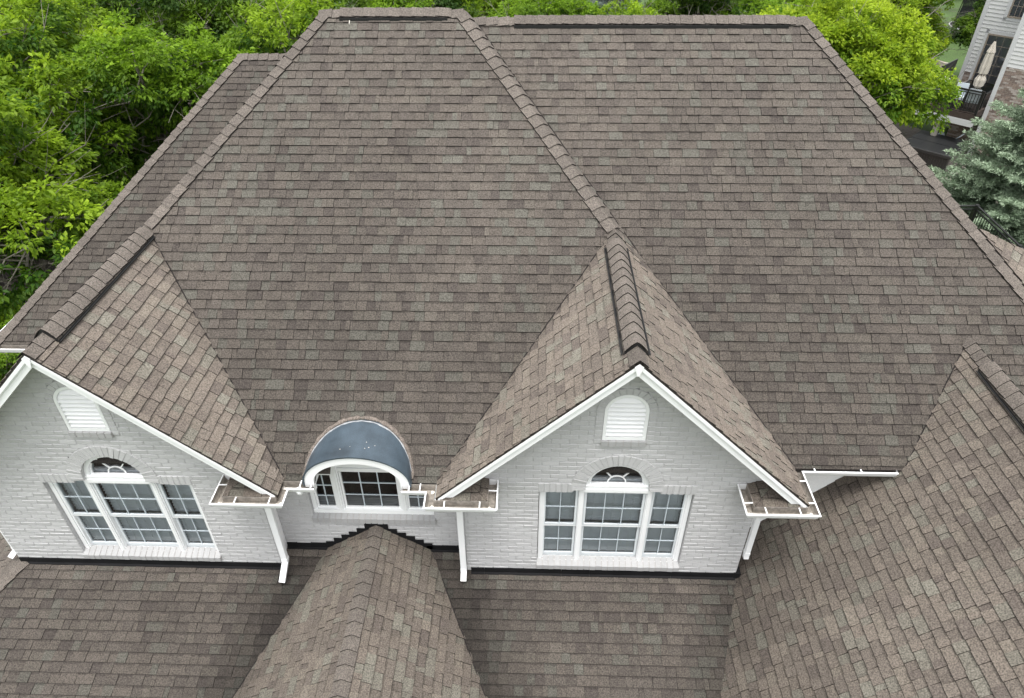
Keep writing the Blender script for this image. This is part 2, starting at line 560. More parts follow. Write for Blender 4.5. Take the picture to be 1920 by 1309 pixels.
def streak_dirt(name, x, y, z):
    """algae and runoff streaks on the old shingles: multiplies the granule colour"""
    d = 1.0
    if name in ('E', 'FL', 'FR', 'EL'):
        # dirt carried down the two valleys of the middle roof and below the downspouts
        half = (zf - (zw - se * (yw - y))) / sf
        e = abs(abs(x - xf) - half)
        w = 0.55 + 0.5 * vnoise(x * 1.5 + 7, y * 1.5)
        if name == 'E' and y < 6.6:
            d *= 1 - 0.50 * max(0, 1 - e / (1.25 * w)) ** 0.9
        elif name != 'EL':
            d *= 1 - 0.22 * max(0, 1 - e / (0.5 * w))
        if name == 'E' and y > 6.12:
            d *= 1.22
        if name == 'E':
            d *= 0.86 + 0.22 * vnoise(x * 1.7, y * 0.6 + 5)
        for sx in (-3.6, -0.88):
            d *= 1 - 0.25 * max(0, 1 - abs(x - sx - 0.1) / 0.5) * (1 if y < 6.4 else 0.3) * (0.6 + 0.8 * vnoise(x * 3, y * 1.2)) * (1 if name == 'E' else 0)
        if name == 'E':                          # valley against the right cross roof
            xv = xd - (zd - (zw - se * (yw - y))) / sdd
            d *= 1 - 0.42 * max(0, 1 - abs(x - xv) / (0.9 * w))
    if name == 'DL':
        xv = xd - (zd - (zw - se * (yw - y))) / sdd
        w = 1.2 + 1.2 * vnoise(x * .9 + 3, y * .9)
        d *= 1 - 0.26 * max(0, 1 - abs(x - xv) / w)
        if y > 5.2:
            d *= 1 - 0.16 * max(0.0, min(1.0, (5.6 - x) / 1.6))
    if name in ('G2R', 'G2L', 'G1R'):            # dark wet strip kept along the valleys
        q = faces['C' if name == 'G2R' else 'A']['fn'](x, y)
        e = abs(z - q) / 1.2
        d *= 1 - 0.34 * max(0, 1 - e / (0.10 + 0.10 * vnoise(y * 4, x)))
    if name in ('A', 'A2', 'C'):
        d *= 0.93 + 0.14 * vnoise(x * 1.1 + 11, z * 0.5)
        d *= 0.95 + 0.27 * (z - ze) / (za - ze)          # cleaner towards the ridge, more algae below
        d *= 1 - 0.16 * math.exp(-((x + 2.2) / 1.7) ** 2 - ((y - 7.9) / 1.0) ** 2) - 0.10 * math.exp(-((x - 3.6) / 1.6) ** 2 - ((y - 8.2) / 1.4) ** 2)
        if z < ze + 1.6:
            d *= 1 - 0.10 * vnoise(x * 2.1, 4.2) * (ze + 1.6 - z) / 1.6
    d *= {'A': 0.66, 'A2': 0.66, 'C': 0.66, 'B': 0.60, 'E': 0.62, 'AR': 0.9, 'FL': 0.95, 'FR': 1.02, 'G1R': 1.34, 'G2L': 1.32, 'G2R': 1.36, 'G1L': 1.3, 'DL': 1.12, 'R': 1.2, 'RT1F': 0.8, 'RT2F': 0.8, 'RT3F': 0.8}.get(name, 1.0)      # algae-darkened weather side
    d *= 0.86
    return d * (0.95 + 0.10 * vnoise(x * 0.7 + 31, y * 0.7 + z))


tabs = []                                     # (shown area, verts, faces, tints)


def frame_of(f):
    fn, dn = f['fn'], f['dn']
    l = math.hypot(*dn)
    dx, dy = dn[0] / l, dn[1] / l
    x0, y0 = f['plan'][0]
    z0 = fn(x0, y0)
    down = Vector((dx, dy, fn(x0 + dx, y0 + dy) - z0)).normalized()
    g = Vector((fn(x0 + 1, y0) - z0, fn(x0, y0 + 1) - z0, 0))
    nrm = Vector((-g.x, -g.y, 1)).normalized()
    # make 'down' the true fall line only for axis faces; ex stays inside the plane
    ex = down.cross(nrm).normalized()
    return Vector((x0, y0, z0)), ex, down, nrm


for name, f in faces.items():
    if not f['sh']:
        continue
    O, ex, dwn, nrm = frame_of(f)
    hull = []
    for (x, y) in f['plan']:
        P = Vector((x, y, f['fn'](x, y))) - O
        hull.append((P.dot(ex), P.dot(dwn)))
    a0, a1 = min(h[0] for h in hull), max(h[0] for h in hull)
    b1 = max(h[1] for h in hull)
    b0 = min(h[1] for h in hull)
    r = random.Random('row' + name)
    k = int((b0 - f['off']) / EXP) - 2
    while f['off'] + (k - 1) * EXP < b1 + 0.01:
        bt = f['off'] + (k - 1) * EXP               # upper end
        bb = bt + EXP
        k += 1
        a = a0 - r.uniform(0, 0.3)
        raised = r.random() < 0.5
        rowj = r.uniform(-0.003, 0.003)
        while a < a1:
            w = r.choice((0.07, 0.10, 0.12, 0.14, 0.16, 0.18, 0.20, 0.25)) * r.uniform(0.92, 1.08)
            raised = not raised if r.random() < 0.8 else raised
            h = (0.0185 if raised else 0.0085) + r.uniform(-0.001, 0.001)
            jb = rowj + r.uniform(-0.0022, 0.0022) + (0.0 if raised else -0.004)
            lower = min(bb + jb, b1 + 0.012)
            g = 0.0016
            sl = r.uniform(-0.006, 0.006)
            poly = [(a + g + sl, bt - 0.028), (a + w - g + sl, bt - 0.028), (a + w - g, lower), (a + g, lower)]
            ow = a
            a += w
            poly = clean(clip_convex(poly, hull)) if True else poly
            if len(poly) < 3 or area2(poly) < 2e-4:
                r.random()
                continue
            ca = sum(p[0] for p in poly) / len(poly)
            cb = sum(p[1] for p in poly) / len(poly)
            W = [O + ex * p[0] + dwn * p[1] for p in poly]
            if all(buried(name, q.x, q.y, q.z) for q in W):
                continue
            c = O + ex * ca + dwn * cb
            tc = r.choice(PALC)
            d = streak_dirt(name, c.x, c.y, c.z) * r.uniform(0.95, 1.05)
            warm = (1.02, 1.0, 0.965) if name[0] in 'GFDR' else (1, 1, 0.99)
            tc = tuple(min(1, q * d * k_) for q, k_ in zip(tc, warm))
            top = []
            for (pa, pb), q in zip(poly, W):
                fr = max(0.0, min(1.0, (pb - (bt - 0.028)) / (EXP + 0.028)))
                top.append(q + nrm * (0.002 + h * fr) + Vector((0, 0, ZO)))
            bot = [q - nrm * 0.004 + Vector((0, 0, ZO)) for q in W]
            n = len(poly)
            edge = tuple(q * 0.20 for q in tc)
            V = top + bot
            fc = [(i, i + n, (i + 1) % n + n, (i + 1) % n) for i in range(n)]
            ft = [edge] * n
            # course heads darkened: printed band plus painted contact shade, deeper between the raised tabs
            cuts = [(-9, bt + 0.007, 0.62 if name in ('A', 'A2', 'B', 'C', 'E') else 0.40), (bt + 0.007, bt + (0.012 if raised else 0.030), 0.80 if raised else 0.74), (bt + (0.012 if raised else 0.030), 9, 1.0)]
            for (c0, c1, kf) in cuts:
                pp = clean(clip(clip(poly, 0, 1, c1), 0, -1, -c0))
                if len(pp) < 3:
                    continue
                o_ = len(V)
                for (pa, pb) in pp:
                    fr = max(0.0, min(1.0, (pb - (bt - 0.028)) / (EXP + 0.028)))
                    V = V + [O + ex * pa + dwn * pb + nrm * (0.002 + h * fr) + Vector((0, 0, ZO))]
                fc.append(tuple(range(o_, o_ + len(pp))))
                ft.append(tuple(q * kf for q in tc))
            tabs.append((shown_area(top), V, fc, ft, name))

roofb = MB()
deck = []
for name, f in faces.items():
    if name in ('A', 'A2'):                      # leave the deck open inside the arched dormer
        L_, R_, B_ = DORM[0] - 0.6, DORM[0] + 0.6, 6.84
        for pl in (clip(f['plan'], 1, 0, L_), clip(f['plan'], -1, 0, -R_), clip(clip(clip(f['plan'], 1, 0, R_), -1, 0, -L_), 0, -1, -B_)):
            if len(pl) > 2:
                deck.append((name, f, pl))
    else:
        deck.append((name, f, f['plan']))
for name, f, plan in deck:
    P = [Vector((x, y, f['fn'](x, y) + ZO)) for x, y in plan]
    n = len(P)
    if not f['sh']:
        hid = (0.14, 0.118, 0.104)
        roofb.add([p + Vector((0, 0, -0.002)) for p in P] + [p + Vector((0, 0, -0.06)) for p in P],
                  [tuple(range(n)), tuple(range(2 * n - 1, n - 1, -1))] + [(i, i + n, (i + 1) % n + n, (i + 1) % n) for i in range(n)], hid)
    else:
        roofb.add([p + Vector((0, 0, -0.008)) for p in P] + [p + Vector((0, 0, -0.045)) for p in P],
                  [tuple(range(n)), tuple(range(2 * n - 1, n - 1, -1))] + [(i, i + n, (i + 1) % n + n, (i + 1) % n) for i in range(n)], (0.04, 0.035, 0.032))
roof = roofb.build('roof', MT['shingle'], house)

tabs.sort(key=lambda q: -q[0])
big = [q for q in tabs if q[4] in ('DL', 'E', 'FL', 'FR', 'G1R', 'G2L')][:300]
ids = set(id(q) for q in big)
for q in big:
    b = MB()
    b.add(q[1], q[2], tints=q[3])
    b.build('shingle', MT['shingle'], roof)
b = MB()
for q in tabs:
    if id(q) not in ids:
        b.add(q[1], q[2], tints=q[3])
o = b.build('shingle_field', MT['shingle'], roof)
o['kind'] = 'stuff'
print('tabs', len(tabs))

# ------------------------------------------------------------------ ridge and hip caps


def cap_run(p0, p1, n1, n2, exposure=0.2, w=0.160, lift=0.026, start=0.0, round_=0.0, name='ridge_cap', high=False):
    """caps from p0 (upper or far end) to p1; n1/n2 = normals of the two roof planes"""
    p0, p1 = Vector(p0), Vector(p1)
    L = (p1 - p0).length
    d = (p1 - p0).normalized()
    a = d.cross(Vector(n1)).normalized()
    b2 = d.cross(Vector(n2)).normalized()
    up = (Vector(n1) + Vector(n2)).normalized()
    # a and b2 must fall away from the ridge
    if a.z > 0:
        a = -a
    if b2.z > 0:
        b2 = -b2
    if abs(a.z) < 1e-3 or abs(b2.z) < 1e-3 or a.dot(b2) > 0.9:
        pass
    n = max(1, int(round(L / exposure)))
    ex_ = L / n
    r = random.Random(str(p0))
    out = []
    for i in range(n):
        t0, t1 = i * ex_ - 0.03, (i + 1) * ex_
        jw = w * r.uniform(0.97, 1.03)
        kf = r.uniform(0.92, 1.08)
        if high:
            kf *= 1.22
        tc = tuple(q * kf for q in r.choice(((0.128, 0.112, 0.098), (0.136, 0.119, 0.104), (0.122, 0.107, 0.094))))
        sec = []
        m = 5
        for j in range(-m, m + 1):
            q = j / m
            side = a if j < 0 else b2
            off = side * (abs(q) * jw)
            if high:
                rise = 0.026 + 0.024 * (1 - q * q)
            else:
                rise = 0.0
            # round the apex
            off += up * (-0.006 * max(0, 1 - abs(q) * 3.0) + rise - (0.014 * max(0, 1 - abs(q) * 2.2) if high else 0))
            sec.append(off)
        b = MB()
        V = []
        for tt, lf in ((t0, 0.004), (t1, lift)):
            for thick in (0.0, -0.013 if not high else -0.014):
                for off in sec:
                    V.append(p0 + d * tt + off + up * (lf + 0.021 + thick) + Vector((0, 0, ZO)))
        k = len(sec)
        F, T = [], []
        dark = tuple(q * 0.12 for q in tc)
        for j in range(k - 1):
            F.append((j, j + 1, 2 * k + j + 1, 2 * k + j)); T.append(tc)                     # top
            F.append((2 * k + j, 2 * k + j + 1, 3 * k + j + 1, 3 * k + j)); T.append(dark)   # butt edge
        F.append((0, 2 * k, 3 * k, k)); T.append(dark)
        F.append((k - 1, 2 * k - 1, 4 * k - 1, 3 * k - 1)); T.append(dark)
        b.add(V, F, tints=T)
        out.append(b.build(name, MT['shingle'], roof))
    return out


nA = (0, -s, 1)
nAR, nAL = (s * hkA, 0, 1), (-s * hkA, 0, 1)
nC, nCR = nA, (s * hkC, 0, 1)
nB, nBL = nA, (-s * hkB, 0, 1)
nBk = (0, s, 1)
nGR, nGL = (sg, 0, 1), (-sg, 0, 1)


def onA(x, y):
    return (x, y, za - s * (ya - y))


cap_run((xa0 - 0.05, ya, za), (xa1 + 0.02, ya, za), nA, nBk, 0.19)
cap_run((-0.92, yc, zc), (xc1, yc, zc), nC, nBk, 0.19)
t = 9.16
cap_run((xa0, ya, za), (xa0 - (ya - t) / hkA, t, za - s * (ya - t)), nA, nAL, 0.2)
cap_run((xa1, ya, za), (xa1 + (ya - t) / hkA, t, za - s * (ya - t)), nA, nAR, 0.2)
t = 6.8
cap_run((xc1, yc, zc), (xc1 + (yc - t) / hkC, t, zc - s * (yc - t)), nC, nCR, 0.2)
t = 10.18
cap_run((xb0, yb, zb), (xb0 - (yb - t) / hkB, t, zb - s * (yb - t)), nB, nBL, 0.2)
cap_run((xb0 - 0.03, yb, zb), (-3.9, yb, zb), nB, nBk, 0.2)
cap_run((xf, ym - 0.02, zf), (xf, 2.0, zf), (-sf, 0, 1), (sf, 0, 1), 0.2, w=0.135)
cap_run((xd, 8.14, zd), (xd, 7.55, zd), (-sdd, 0, 1), (sdd, 0, 1), 0.15)
hE = (0, -se, 1)
cap_run((-7.72, yw, zw), (-10.5, 2.1, zw - se * (yw - 2.1)), hE, (-0.46, 0, 1), 0.2)


def ridge_vent(xg, zr, ystart, yend, sl, w=0.185, exposure=0.205):
    n1, n2 = (-sl, 0, 1), (sl, 0, 1)
    cap_run((xg, ystart, zr), (xg, yend, zr), n1, n2, exposure, w=w, high=True, lift=0.024)
    b = MB()
    for sd_ in (-1, 1):
        d = Vector((sd_, 0, -sl)).normalized()
        up = Vector((0, 0, 1))
        c = Vector((xg, 0, zr + ZO)) + d * (w + 0.004)
        nn = Vector((sd_ * sl, 0, 1)).normalized()
        y = ystart - 0.02
        # slatted edge strip: upper and lower rails, close-set fins between
        lo, hi = c + nn * 0.006, c + nn * 0.036
        b.bar((lo.x, ystart, lo.z), (lo.x, yend, lo.z), 0.018, 0.008)
        b.bar((hi.x, ystart, hi.z), (hi.x, yend, hi.z), 0.014, 0.008)
        mid = (lo + hi) / 2 - d * 0.012
        b.bar((mid.x, ystart, mid.z), (mid.x, yend, mid.z), 0.006, 0.03)
        while y > yend:
            b.bar((lo.x, y, lo.z), (hi.x, y, hi.z), 0.010, 0.020, up=(0, 1, 0))
            y -= 0.035
    # closed ends
    for yy in (yend - 0.004, ystart):
        L_, R_ = Vector((-1, 0, -sl)).normalized(), Vector((1, 0, -sl)).normalized()
        A = Vector((xg, yy, zr + ZO))
        pts = [A + L_ * w + Vector((0, 0, .012)), A + Vector((0, 0, 0.035)), A + R_ * w + Vector((0, 0, .012)), A + R_ * w + Vector((0, 0, .045)), A + Vector((0, 0, 0.066)), A + L_ * w + Vector((0, 0, .045))]
        q = [p + Vector((0, 0.02, 0)) for p in pts]
        b.add(pts[:2] + pts[4:] + q[:2] + q[4:], [(0, 1, 2, 3), (7, 6, 5, 4), (0, 4, 5, 1), (1, 5, 6, 2), (2, 6, 7, 3), (3, 7, 4, 0)])
        b.add(pts[1:5] + q[1:5], [(0, 1, 2, 3), (7, 6, 5, 4), (0, 4, 5, 1), (1, 5, 6, 2), (2, 6, 7, 3), (3, 7, 4, 0)])
    b.build('ridge_vent', MT['ventp'], roof)


for xg, y0, y1 in ((x1, 9.02, 6.44), (x2, 8.80, 6.33)):
    cap_run((xg, 9.16, zg), (xg, y0, zg), nGL, nGR, 0.2, w=0.15)
    ridge_vent(xg, zg, y0, y1, sg)
    cap_run((xg, y1, zg), (xg, yr - 0.04, zg), nGL, nGR, 0.2, w=0.15)
ridge_vent(xd, zd, 7.55, 2.0, sdd)


def ridge_vent_x(y, zr, xa, xb):
    """vent under the caps of a ridge running along x: the black strip on the camera side"""
    cap_run((xb, y, zr + 0.03), (xa, y, zr + 0.03), nA, nBk, 0.19, w=0.165, lift=0.016)
    b = MB()
    for sd_, yy in ((1, y - 0.135), (-1, y + 0.135)):
        z = zr - s * 0.135 + ZO
        b.bar((xa, yy, z + 0.020), (xb, yy, z + 0.020), 0.03, 0.045)
        x = xa
        while x < xb:
            b.box(x, x + 0.012, yy - 0.022, yy + 0.0, z, z + 0.040)
            x += 0.04
    b.build('ridge_vent', MT['ventp'], roof)


ridge_vent_x(ya, za, -3.02, -1.32)
ridge_vent_x(yc, zc, -0.28, 4.05)


# cut edges of the shingles along the valleys: a thin dark strip of exposed asphalt
def valley(fa, fb, xa, xb, y0, y1):
    """line where planes fa and fb meet, sampled between two y values"""
    A_, B_ = faces[fa]['fn'], faces[fb]['fn']
    P = []
    for y in (y0, y1):
        lo, hi = xa, xb
        f0 = A_(lo, y) - B_(lo, y)
        for _ in range(50):
            m = (lo + hi) / 2
            if ((A_(m, y) - B_(m, y)) > 0) == (f0 > 0):
                lo = m
            else:
                hi = m
        P.append(Vector((lo, y, A_(lo, y) + ZO + 0.013)))
    b = MB()
    n = 14
    for i in range(n):
        p, q = P[0].lerp(P[1], i / n), P[0].lerp(P[1], (i + 1) / n)
        b.bar(p + Vector((vnoise(i, 3) * .008 - .004, 0, 0)), q, 0.016, 0.014, tint=(0.022, 0.019, 0.018))
    b.build('valley_cut', MT['shingle'], roof)


valley('A', 'G1R', x1, x1 + 2.6, 9.05, 6.36)
valley('A', 'G2L', x2 - 2.6, x2, 9.05, 6.36)
valley('C', 'G2R', x2, x2 + 2.6, 8.75, 6.76)
valley('C', 'AR', -1.0, 2.2, yc - 0.05, 8.75)
valley('C', 'DL', 4.0, xd, 8.05, 6.76)
valley('E', 'FL', xf - 3, xf, 6.30, 2.1)
valley('E', 'FR', xf, xf + 3, 6.30, 2.1)
valley('E', 'DL', 2.4, 5.0, 6.35, 2.1)

# ------------------------------------------------------------------ brick walls
BH, BL = 0.0804, 0.2255


def pcs_minus(poly, rects, circles, halves):
    out = [poly]
    for (nx_, nz_, c) in halves:
        out = [clip(p, nx_, nz_, c) for p in out]
        out = [p for p in out if len(p) > 2]
    touch = False
    for (rx0, rx1, rz0, rz1) in rects:
        nxt = []
        for p in out:
            px0, px1 = min(q[0] for q in p), max(q[0] for q in p)
            pz0, pz1 = min(q[1] for q in p), max(q[1] for q in p)
            if px1 <= rx0 or px0 >= rx1 or pz1 <= rz0 or pz0 >= rz1:
                if abs(px1 - rx0) < .02 or abs(px0 - rx1) < .02:
                    touch = True
                nxt.append(p)
                continue
            touch = True
            nxt.append(clip(p, 1, 0, rx0))
            nxt.append(clip(p, -1, 0, -rx1))
            m = clip(clip(p, 1, 0, rx1), -1, 0, -rx0)
            if len(m) > 2:
                nxt.append(clip(m, 0, -1, -rz1))
                nxt.append(clip(m, 0, 1, rz0))
        out = [p for p in nxt if len(p) > 2 and area2(p) > 1e-4]
    for (cx, cz, R, zmin) in circles:
        nxt = []
        for p in out:
            mx, mz = sum(q[0] for q in p) / len(p), sum(q[1] for q in p) / len(p)
            if mz < zmin:
                nxt.append(p)
                continue
            dx, dz = mx - cx, mz - cz
            L = math.hypot(dx, dz)
            far = max(math.hypot(q[0] - cx, q[1] - cz) for q in p)
            if far < R:
                continue
            if L < 1e-3:
                continue
            dx, dz = dx / L, dz / L
            p = clip(p, -dx, -dz, -(R + dx * cx + dz * cz))
            if len(p) > 2:
                nxt.append(p)
        out = nxt
    return [clean(p) for p in out if len(clean(p)) > 2 and area2(p) > 1.5e-4], touch


brick_cand = []
BT = [(0.478, 0.478, 0.480), (0.472, 0.472, 0.474), (0.486, 0.486, 0.488), (0.464, 0.464, 0.466)]


def put_brick(b, p, y, depth, proud, r, tint=None):
    """p in (x, z); front face slightly smaller than the body so the edges catch light"""
    n = len(p)
    cx, cz = sum(q[0] for q in p) / n, sum(q[1] for q in p) / n
    w = max(q[0] for q in p) - min(q[0] for q in p)
    h = max(q[1] for q in p) - min(q[1] for q in p)
    ins = 0.0065
    fx, fz = max(0.4, 1 - 2 * ins / max(w, 1e-3)), max(0.4, 1 - 2 * ins / max(h, 1e-3))
    tl = r.uniform(-0.003, 0.003)
    jit = [r.uniform(-0.002, 0.002) + (tl if q[1] > cz else -tl) for q in p]
    yy = y - proud
    V = [(cx + (q[0] - cx) * fx, yy + j, cz + (q[1] - cz) * fz + ZO) for q, j in zip(p, jit)]
    V += [(q[0], y - proud * 0.35, q[1] + ZO) for q in p]
    V += [(q[0], y + depth, q[1] + ZO) for q in p]
    F = [tuple(range(n))] + [(i, i + n, (i + 1) % n + n, (i + 1) % n) for i in range(n)] + [(i + n, i + 2 * n, (i + 1) % n + 2 * n, (i + 1) % n + n) for i in range(n)]
    b.add(V, F, tint or r.choice(BT))
    return V[:n]


def brick_wall(name, y, xL, xR, z0, z1, rects, circles, halves, seed, label=None):
    r = random.Random(seed)
    back = MB()
    items = []
    j = 0
    z = z0
    while z < z1:
        x = xL - (BL / 2 if j % 2 else 0) - 0.06
        while x < xR:
            cell = [(max(x, xL), z), (min(x + BL, xR), z), (min(x + BL, xR), z + BH), (max(x, xL), z + BH)]
            if cell[1][0] - cell[0][0] > 0.012:
                pcs, touch = pcs_minus(cell, [(q[0] - .004, q[1] + .004, q[2] - .004, q[3] + .004) for q in rects], [(q[0], q[1], q[2] + .004, q[3]) for q in circles], halves)
                for p in pcs:
                    back.add([(q[0], y, q[1] + ZO) for q in p] + [(q[0], y + 0.10, q[1] + ZO) for q in p],
                             [tuple(range(len(p)))] + ([(i, i + len(p), (i + 1) % len(p) + len(p), (i + 1) % len(p)) for i in range(len(p))] if touch else []))
                g = 0.0045
                jz = r.uniform(-0.0015, 0.0015)
                bp = [(cell[0][0] + g, z + g + jz), (cell[1][0] - g, z + g + jz), (cell[1][0] - g, z + BH - g + jz), (cell[0][0] + g, z + BH - g + jz)]
                if bp[1][0] - bp[0][0] > 0.02:
                    pcs, touch = pcs_minus(bp, rects, circles, halves)
                    for p in pcs:
                        items.append((p, 0.098 if touch else 0.01, r.uniform(0.005, 0.009)))
            x += BL
        z += BH
        j += 1
    w = back.build('wall', MT['mortar'], house)
    if label:
        w['label'] = label
    for p, dep, pr in items:
        brick_cand.append((area2(p) * (1 if y < 6.6 else 0.9), p, y, dep, pr, w))
    return w


def gable_half(xg, drop):
    return [(sg, 1, zg - drop + sg * xg), (-sg, 1, zg - drop - sg * xg)]


WB = -9.02                                     # bottom of visible brickwork
walls = []
for xg, xl, xr_ in ((x1, -7.74, -3.672), (x2, -0.862, 3.134)):
    rects = [(xg - 1.045, xg + 1.045, -8.86, -7.10), (xg - 0.275, xg + 0.275, -6.35, -5.80)]
    # the lintel course is built separately inside the first rectangle
    circles = [(xg, -7.17, 0.618, -7.10), (xg, -5.80, 0.372, -9.9)]
    # the vent ring reaches down its sides: handled by a wider rectangle
    rects.append((xg - 0.372, xg + 0.372, -6.335, -5.80))
    circles[1] = (xg, -5.80, 0.372, -5.80)

    def wall_pieces(xg=xg, xl=xl, xr_=xr_, rects=rects, circles=circles):
        return brick_wall('wall', yw, xl, xr_, WB, -4.9, rects, circles, gable_half(xg, 0.05), int(xl * 10))
    walls.append(wall_pieces())
# circle test with zmin must only act near its own height


mid_rects = [(-3.135, -1.335, -8.28, -6.0)]
walls.append(brick_wall('wall', ym, -3.672, -0.862, WB + 0.08, -7.0, mid_rects, [], [], 77))
brick_cand.sort(key=lambda q: -q[0])
rb = random.Random(5)
# the 300 whole bricks that show largest: spread over the three walls, all are the same size
whole = brick_cand[:]
rb.shuffle(whole)
whole.sort(key=lambda q: -round(q[0], 4) - (0.001 if -9.1 < q[1][0][1] < -6.0 else 0))
top = [q for q in whole if shown_area([(a, q[2], c + ZO) for a, c in q[1]]) > 0]
top.sort(key=lambda q: -shown_area([(a, q[2], c + ZO) for a, c in q[1]]))
top = top[:290]
tid = set(id(q) for q in top)
for q in top:
    b = MB()
    put_brick(b, q[1], q[2], q[3], q[4], rb)
    b.build('brick', MT['brick'], q[5])
for w in walls:
    b = MB()
    for q in brick_cand:
        if q[5] is w and id(q) not in tid:
            put_brick(b, q[1], q[2], q[3], q[4], rb)
    o = b.build('brickwork', MT['brick'], w)
    o['kind'] = 'stuff'


def ring_bricks(w, xg, cz, r0, r1, a0, a1, n, proud, depth, name='arch_brick', legs=None):
    for i in range(n):
        q0 = a0 + (a1 - a0) * i / n
        q1 = a0 + (a1 - a0) * (i + 1) / n
        g0, g1 = 0.004 / r0, 0.004 / r1
        p = [(xg + r0 * math.cos(q0 + g0), cz + r0 * math.sin(q0 + g0)), (xg + r1 * math.cos(q0 + g1), cz + r1 * math.sin(q0 + g1)),
             (xg + r1 * math.cos(q1 - g1), cz + r1 * math.sin(q1 - g1)), (xg + r0 * math.cos(q1 - g0), cz + r0 * math.sin(q1 - g0))]
        b = MB()
        put_brick(b, p, yw, depth, proud + rb.uniform(-.002, .002), rb)
        b.build(name, MT['brick'], w)
    b = MB()                                   # mortar bed behind the ring
    m = 28
    P = [(xg + r0 * math.cos(a0 + (a1 - a0) * i / m), cz + r0 * math.sin(a0 + (a1 - a0) * i / m)) for i in range(m + 1)]
    Q = [(xg + r1 * math.cos(a0 + (a1 - a0) * i / m), cz + r1 * math.sin(a0 + (a1 - a0) * i / m)) for i in range(m + 1)]
    for i in range(m):
        q = [P[i], Q[i], Q[i + 1], P[i + 1]]
        b.add([(x, yw - proud + 0.008, z + ZO) for x, z in q] + [(x, yw + depth, z + ZO) for x, z in q],
              [(0, 1, 2, 3), (0, 3, 7, 4), (1, 5, 6, 2), (0, 4, 5, 1), (3, 2, 6, 7)])
    return b.build('arch_mortar', MT['mortar'], w)


def soldier_run(w, xa, xb, z0, z1, y, proud, depth, width=0.082, name='lintel_brick', tilt=0.0, drop=0.0):
    n = max(1, round((xb - xa) / width))
    ww = (xb - xa) / n
    bk = MB()
    bk.add([(xa, y - proud + 0.008, z0 + 0.004 + ZO), (xb, y - proud + 0.008, z0 + 0.004 + ZO), (xb, y - proud + 0.008, z1 - 0.004 + ZO), (xa, y - proud + 0.008, z1 - 0.004 + ZO),
            (xa, y + depth, z0 + 0.004 + ZO), (xb, y + depth, z0 + 0.004 + ZO), (xb, y + depth, z1 - 0.004 + ZO), (xa, y + depth, z1 - 0.004 + ZO)],
           [(0, 1, 2, 3), (3, 2, 6, 7), (0, 4, 5, 1), (0, 3, 7, 4), (1, 5, 6, 2)])
    bk.build('lintel_mortar', MT['mortar'], w)
    for i in range(n):
        g = 0.004
        p = [(xa + i * ww + g, z0), (xa + (i + 1) * ww - g, z0), (xa + (i + 1) * ww - g, z1), (xa + i * ww + g, z1)]
        b = MB()
        put_brick(b, p, y, depth, proud + rb.uniform(-.002, .002), rb)
        b.build(name, MT['brick'], w)


def sill_run(w, xa, xb, ztop, y, yback, yfront, h, slope=0.05, width=0.088):
    n = max(1, round((xb - xa) / width))
    ww = (xb - xa) / n
    bk = MB()
    bk.hexa([(xa, yfront + .006, ztop - slope - h + .006 + ZO), (xb, yfront + .006, ztop - slope - h + .006 + ZO), (xb, yback, ztop - h + ZO), (xa, yback, ztop - h + ZO),
             (xa, yfront + .006, ztop - slope - .007 + ZO), (xb, yfront + .006, ztop - slope - .007 + ZO), (xb, yback, ztop - .007 + ZO), (xa, yback, ztop - .007 + ZO)])
    bk.build('sill_mortar', MT['sillm'], w)
    for i in range(n):
        g = 0.0065
        j = rb.uniform(-.003, .003)
        x0, x1_ = xa + i * ww + g, xa + (i + 1) * ww - g
        b = MB()
        b.hexa([(x0, yfront + j, ztop - slope - h + ZO), (x1_, yfront + j, ztop - slope - h + ZO), (x1_, yback, ztop - h + ZO), (x0, yback, ztop - h + ZO),
                (x0, yfront + j, ztop - slope + ZO), (x1_, yfront + j, ztop - slope + ZO), (x1_, yback, ztop + ZO + j / 2), (x0, yback, ztop + ZO + j / 2)], tuple(q * 0.80 for q in rb.choice(BT)))
        b.build('sill_brick', MT['brick'], w)


def arc_band(b, cx, cz, ra0, rb0, ra1, rb1, y0, y1, a0=0, a1=math.pi, n=32, tint=(1, 1, 1), mi=0):
    """flat curved band between two ellipses, extruded in y"""
    for i in range(n):
        q0, q1 = a0 + (a1 - a0) * i / n, a0 + (a1 - a0) * (i + 1) / n
        p = [(cx + ra0 * math.cos(q0), cz + rb0 * math.sin(q0)), (cx + ra1 * math.cos(q0), cz + rb1 * math.sin(q0)),
             (cx + ra1 * math.cos(q1), cz + rb1 * math.sin(q1)), (cx + ra0 * math.cos(q1), cz + rb0 * math.sin(q1))]
        b.add([(x, y0, z + ZO) for x, z in p] + [(x, y1, z + ZO) for x, z in p],
              [(0, 1, 2, 3), (7, 6, 5, 4), (0, 3, 7, 4), (1, 5, 6, 2), (0, 4, 5, 1), (3, 2, 6, 7)], tint, mi)


def pane(parent, x0, x1_, z0, z1, y, m='glass'):
    b = MB()
    j1, j2 = rb.uniform(-0.0022, 0.0022), rb.uniform(-0.0022, 0.0022)      # no two panes sit quite true
    b.add([(x0, y + j1, z0 + ZO), (x1_, y + j2, z0 + ZO), (x1_, y - j1, z1 + ZO), (x0, y - j2, z1 + ZO)], [(0, 1, 2), (0, 2, 3)])
    return b.build('pane', MT[m], parent)


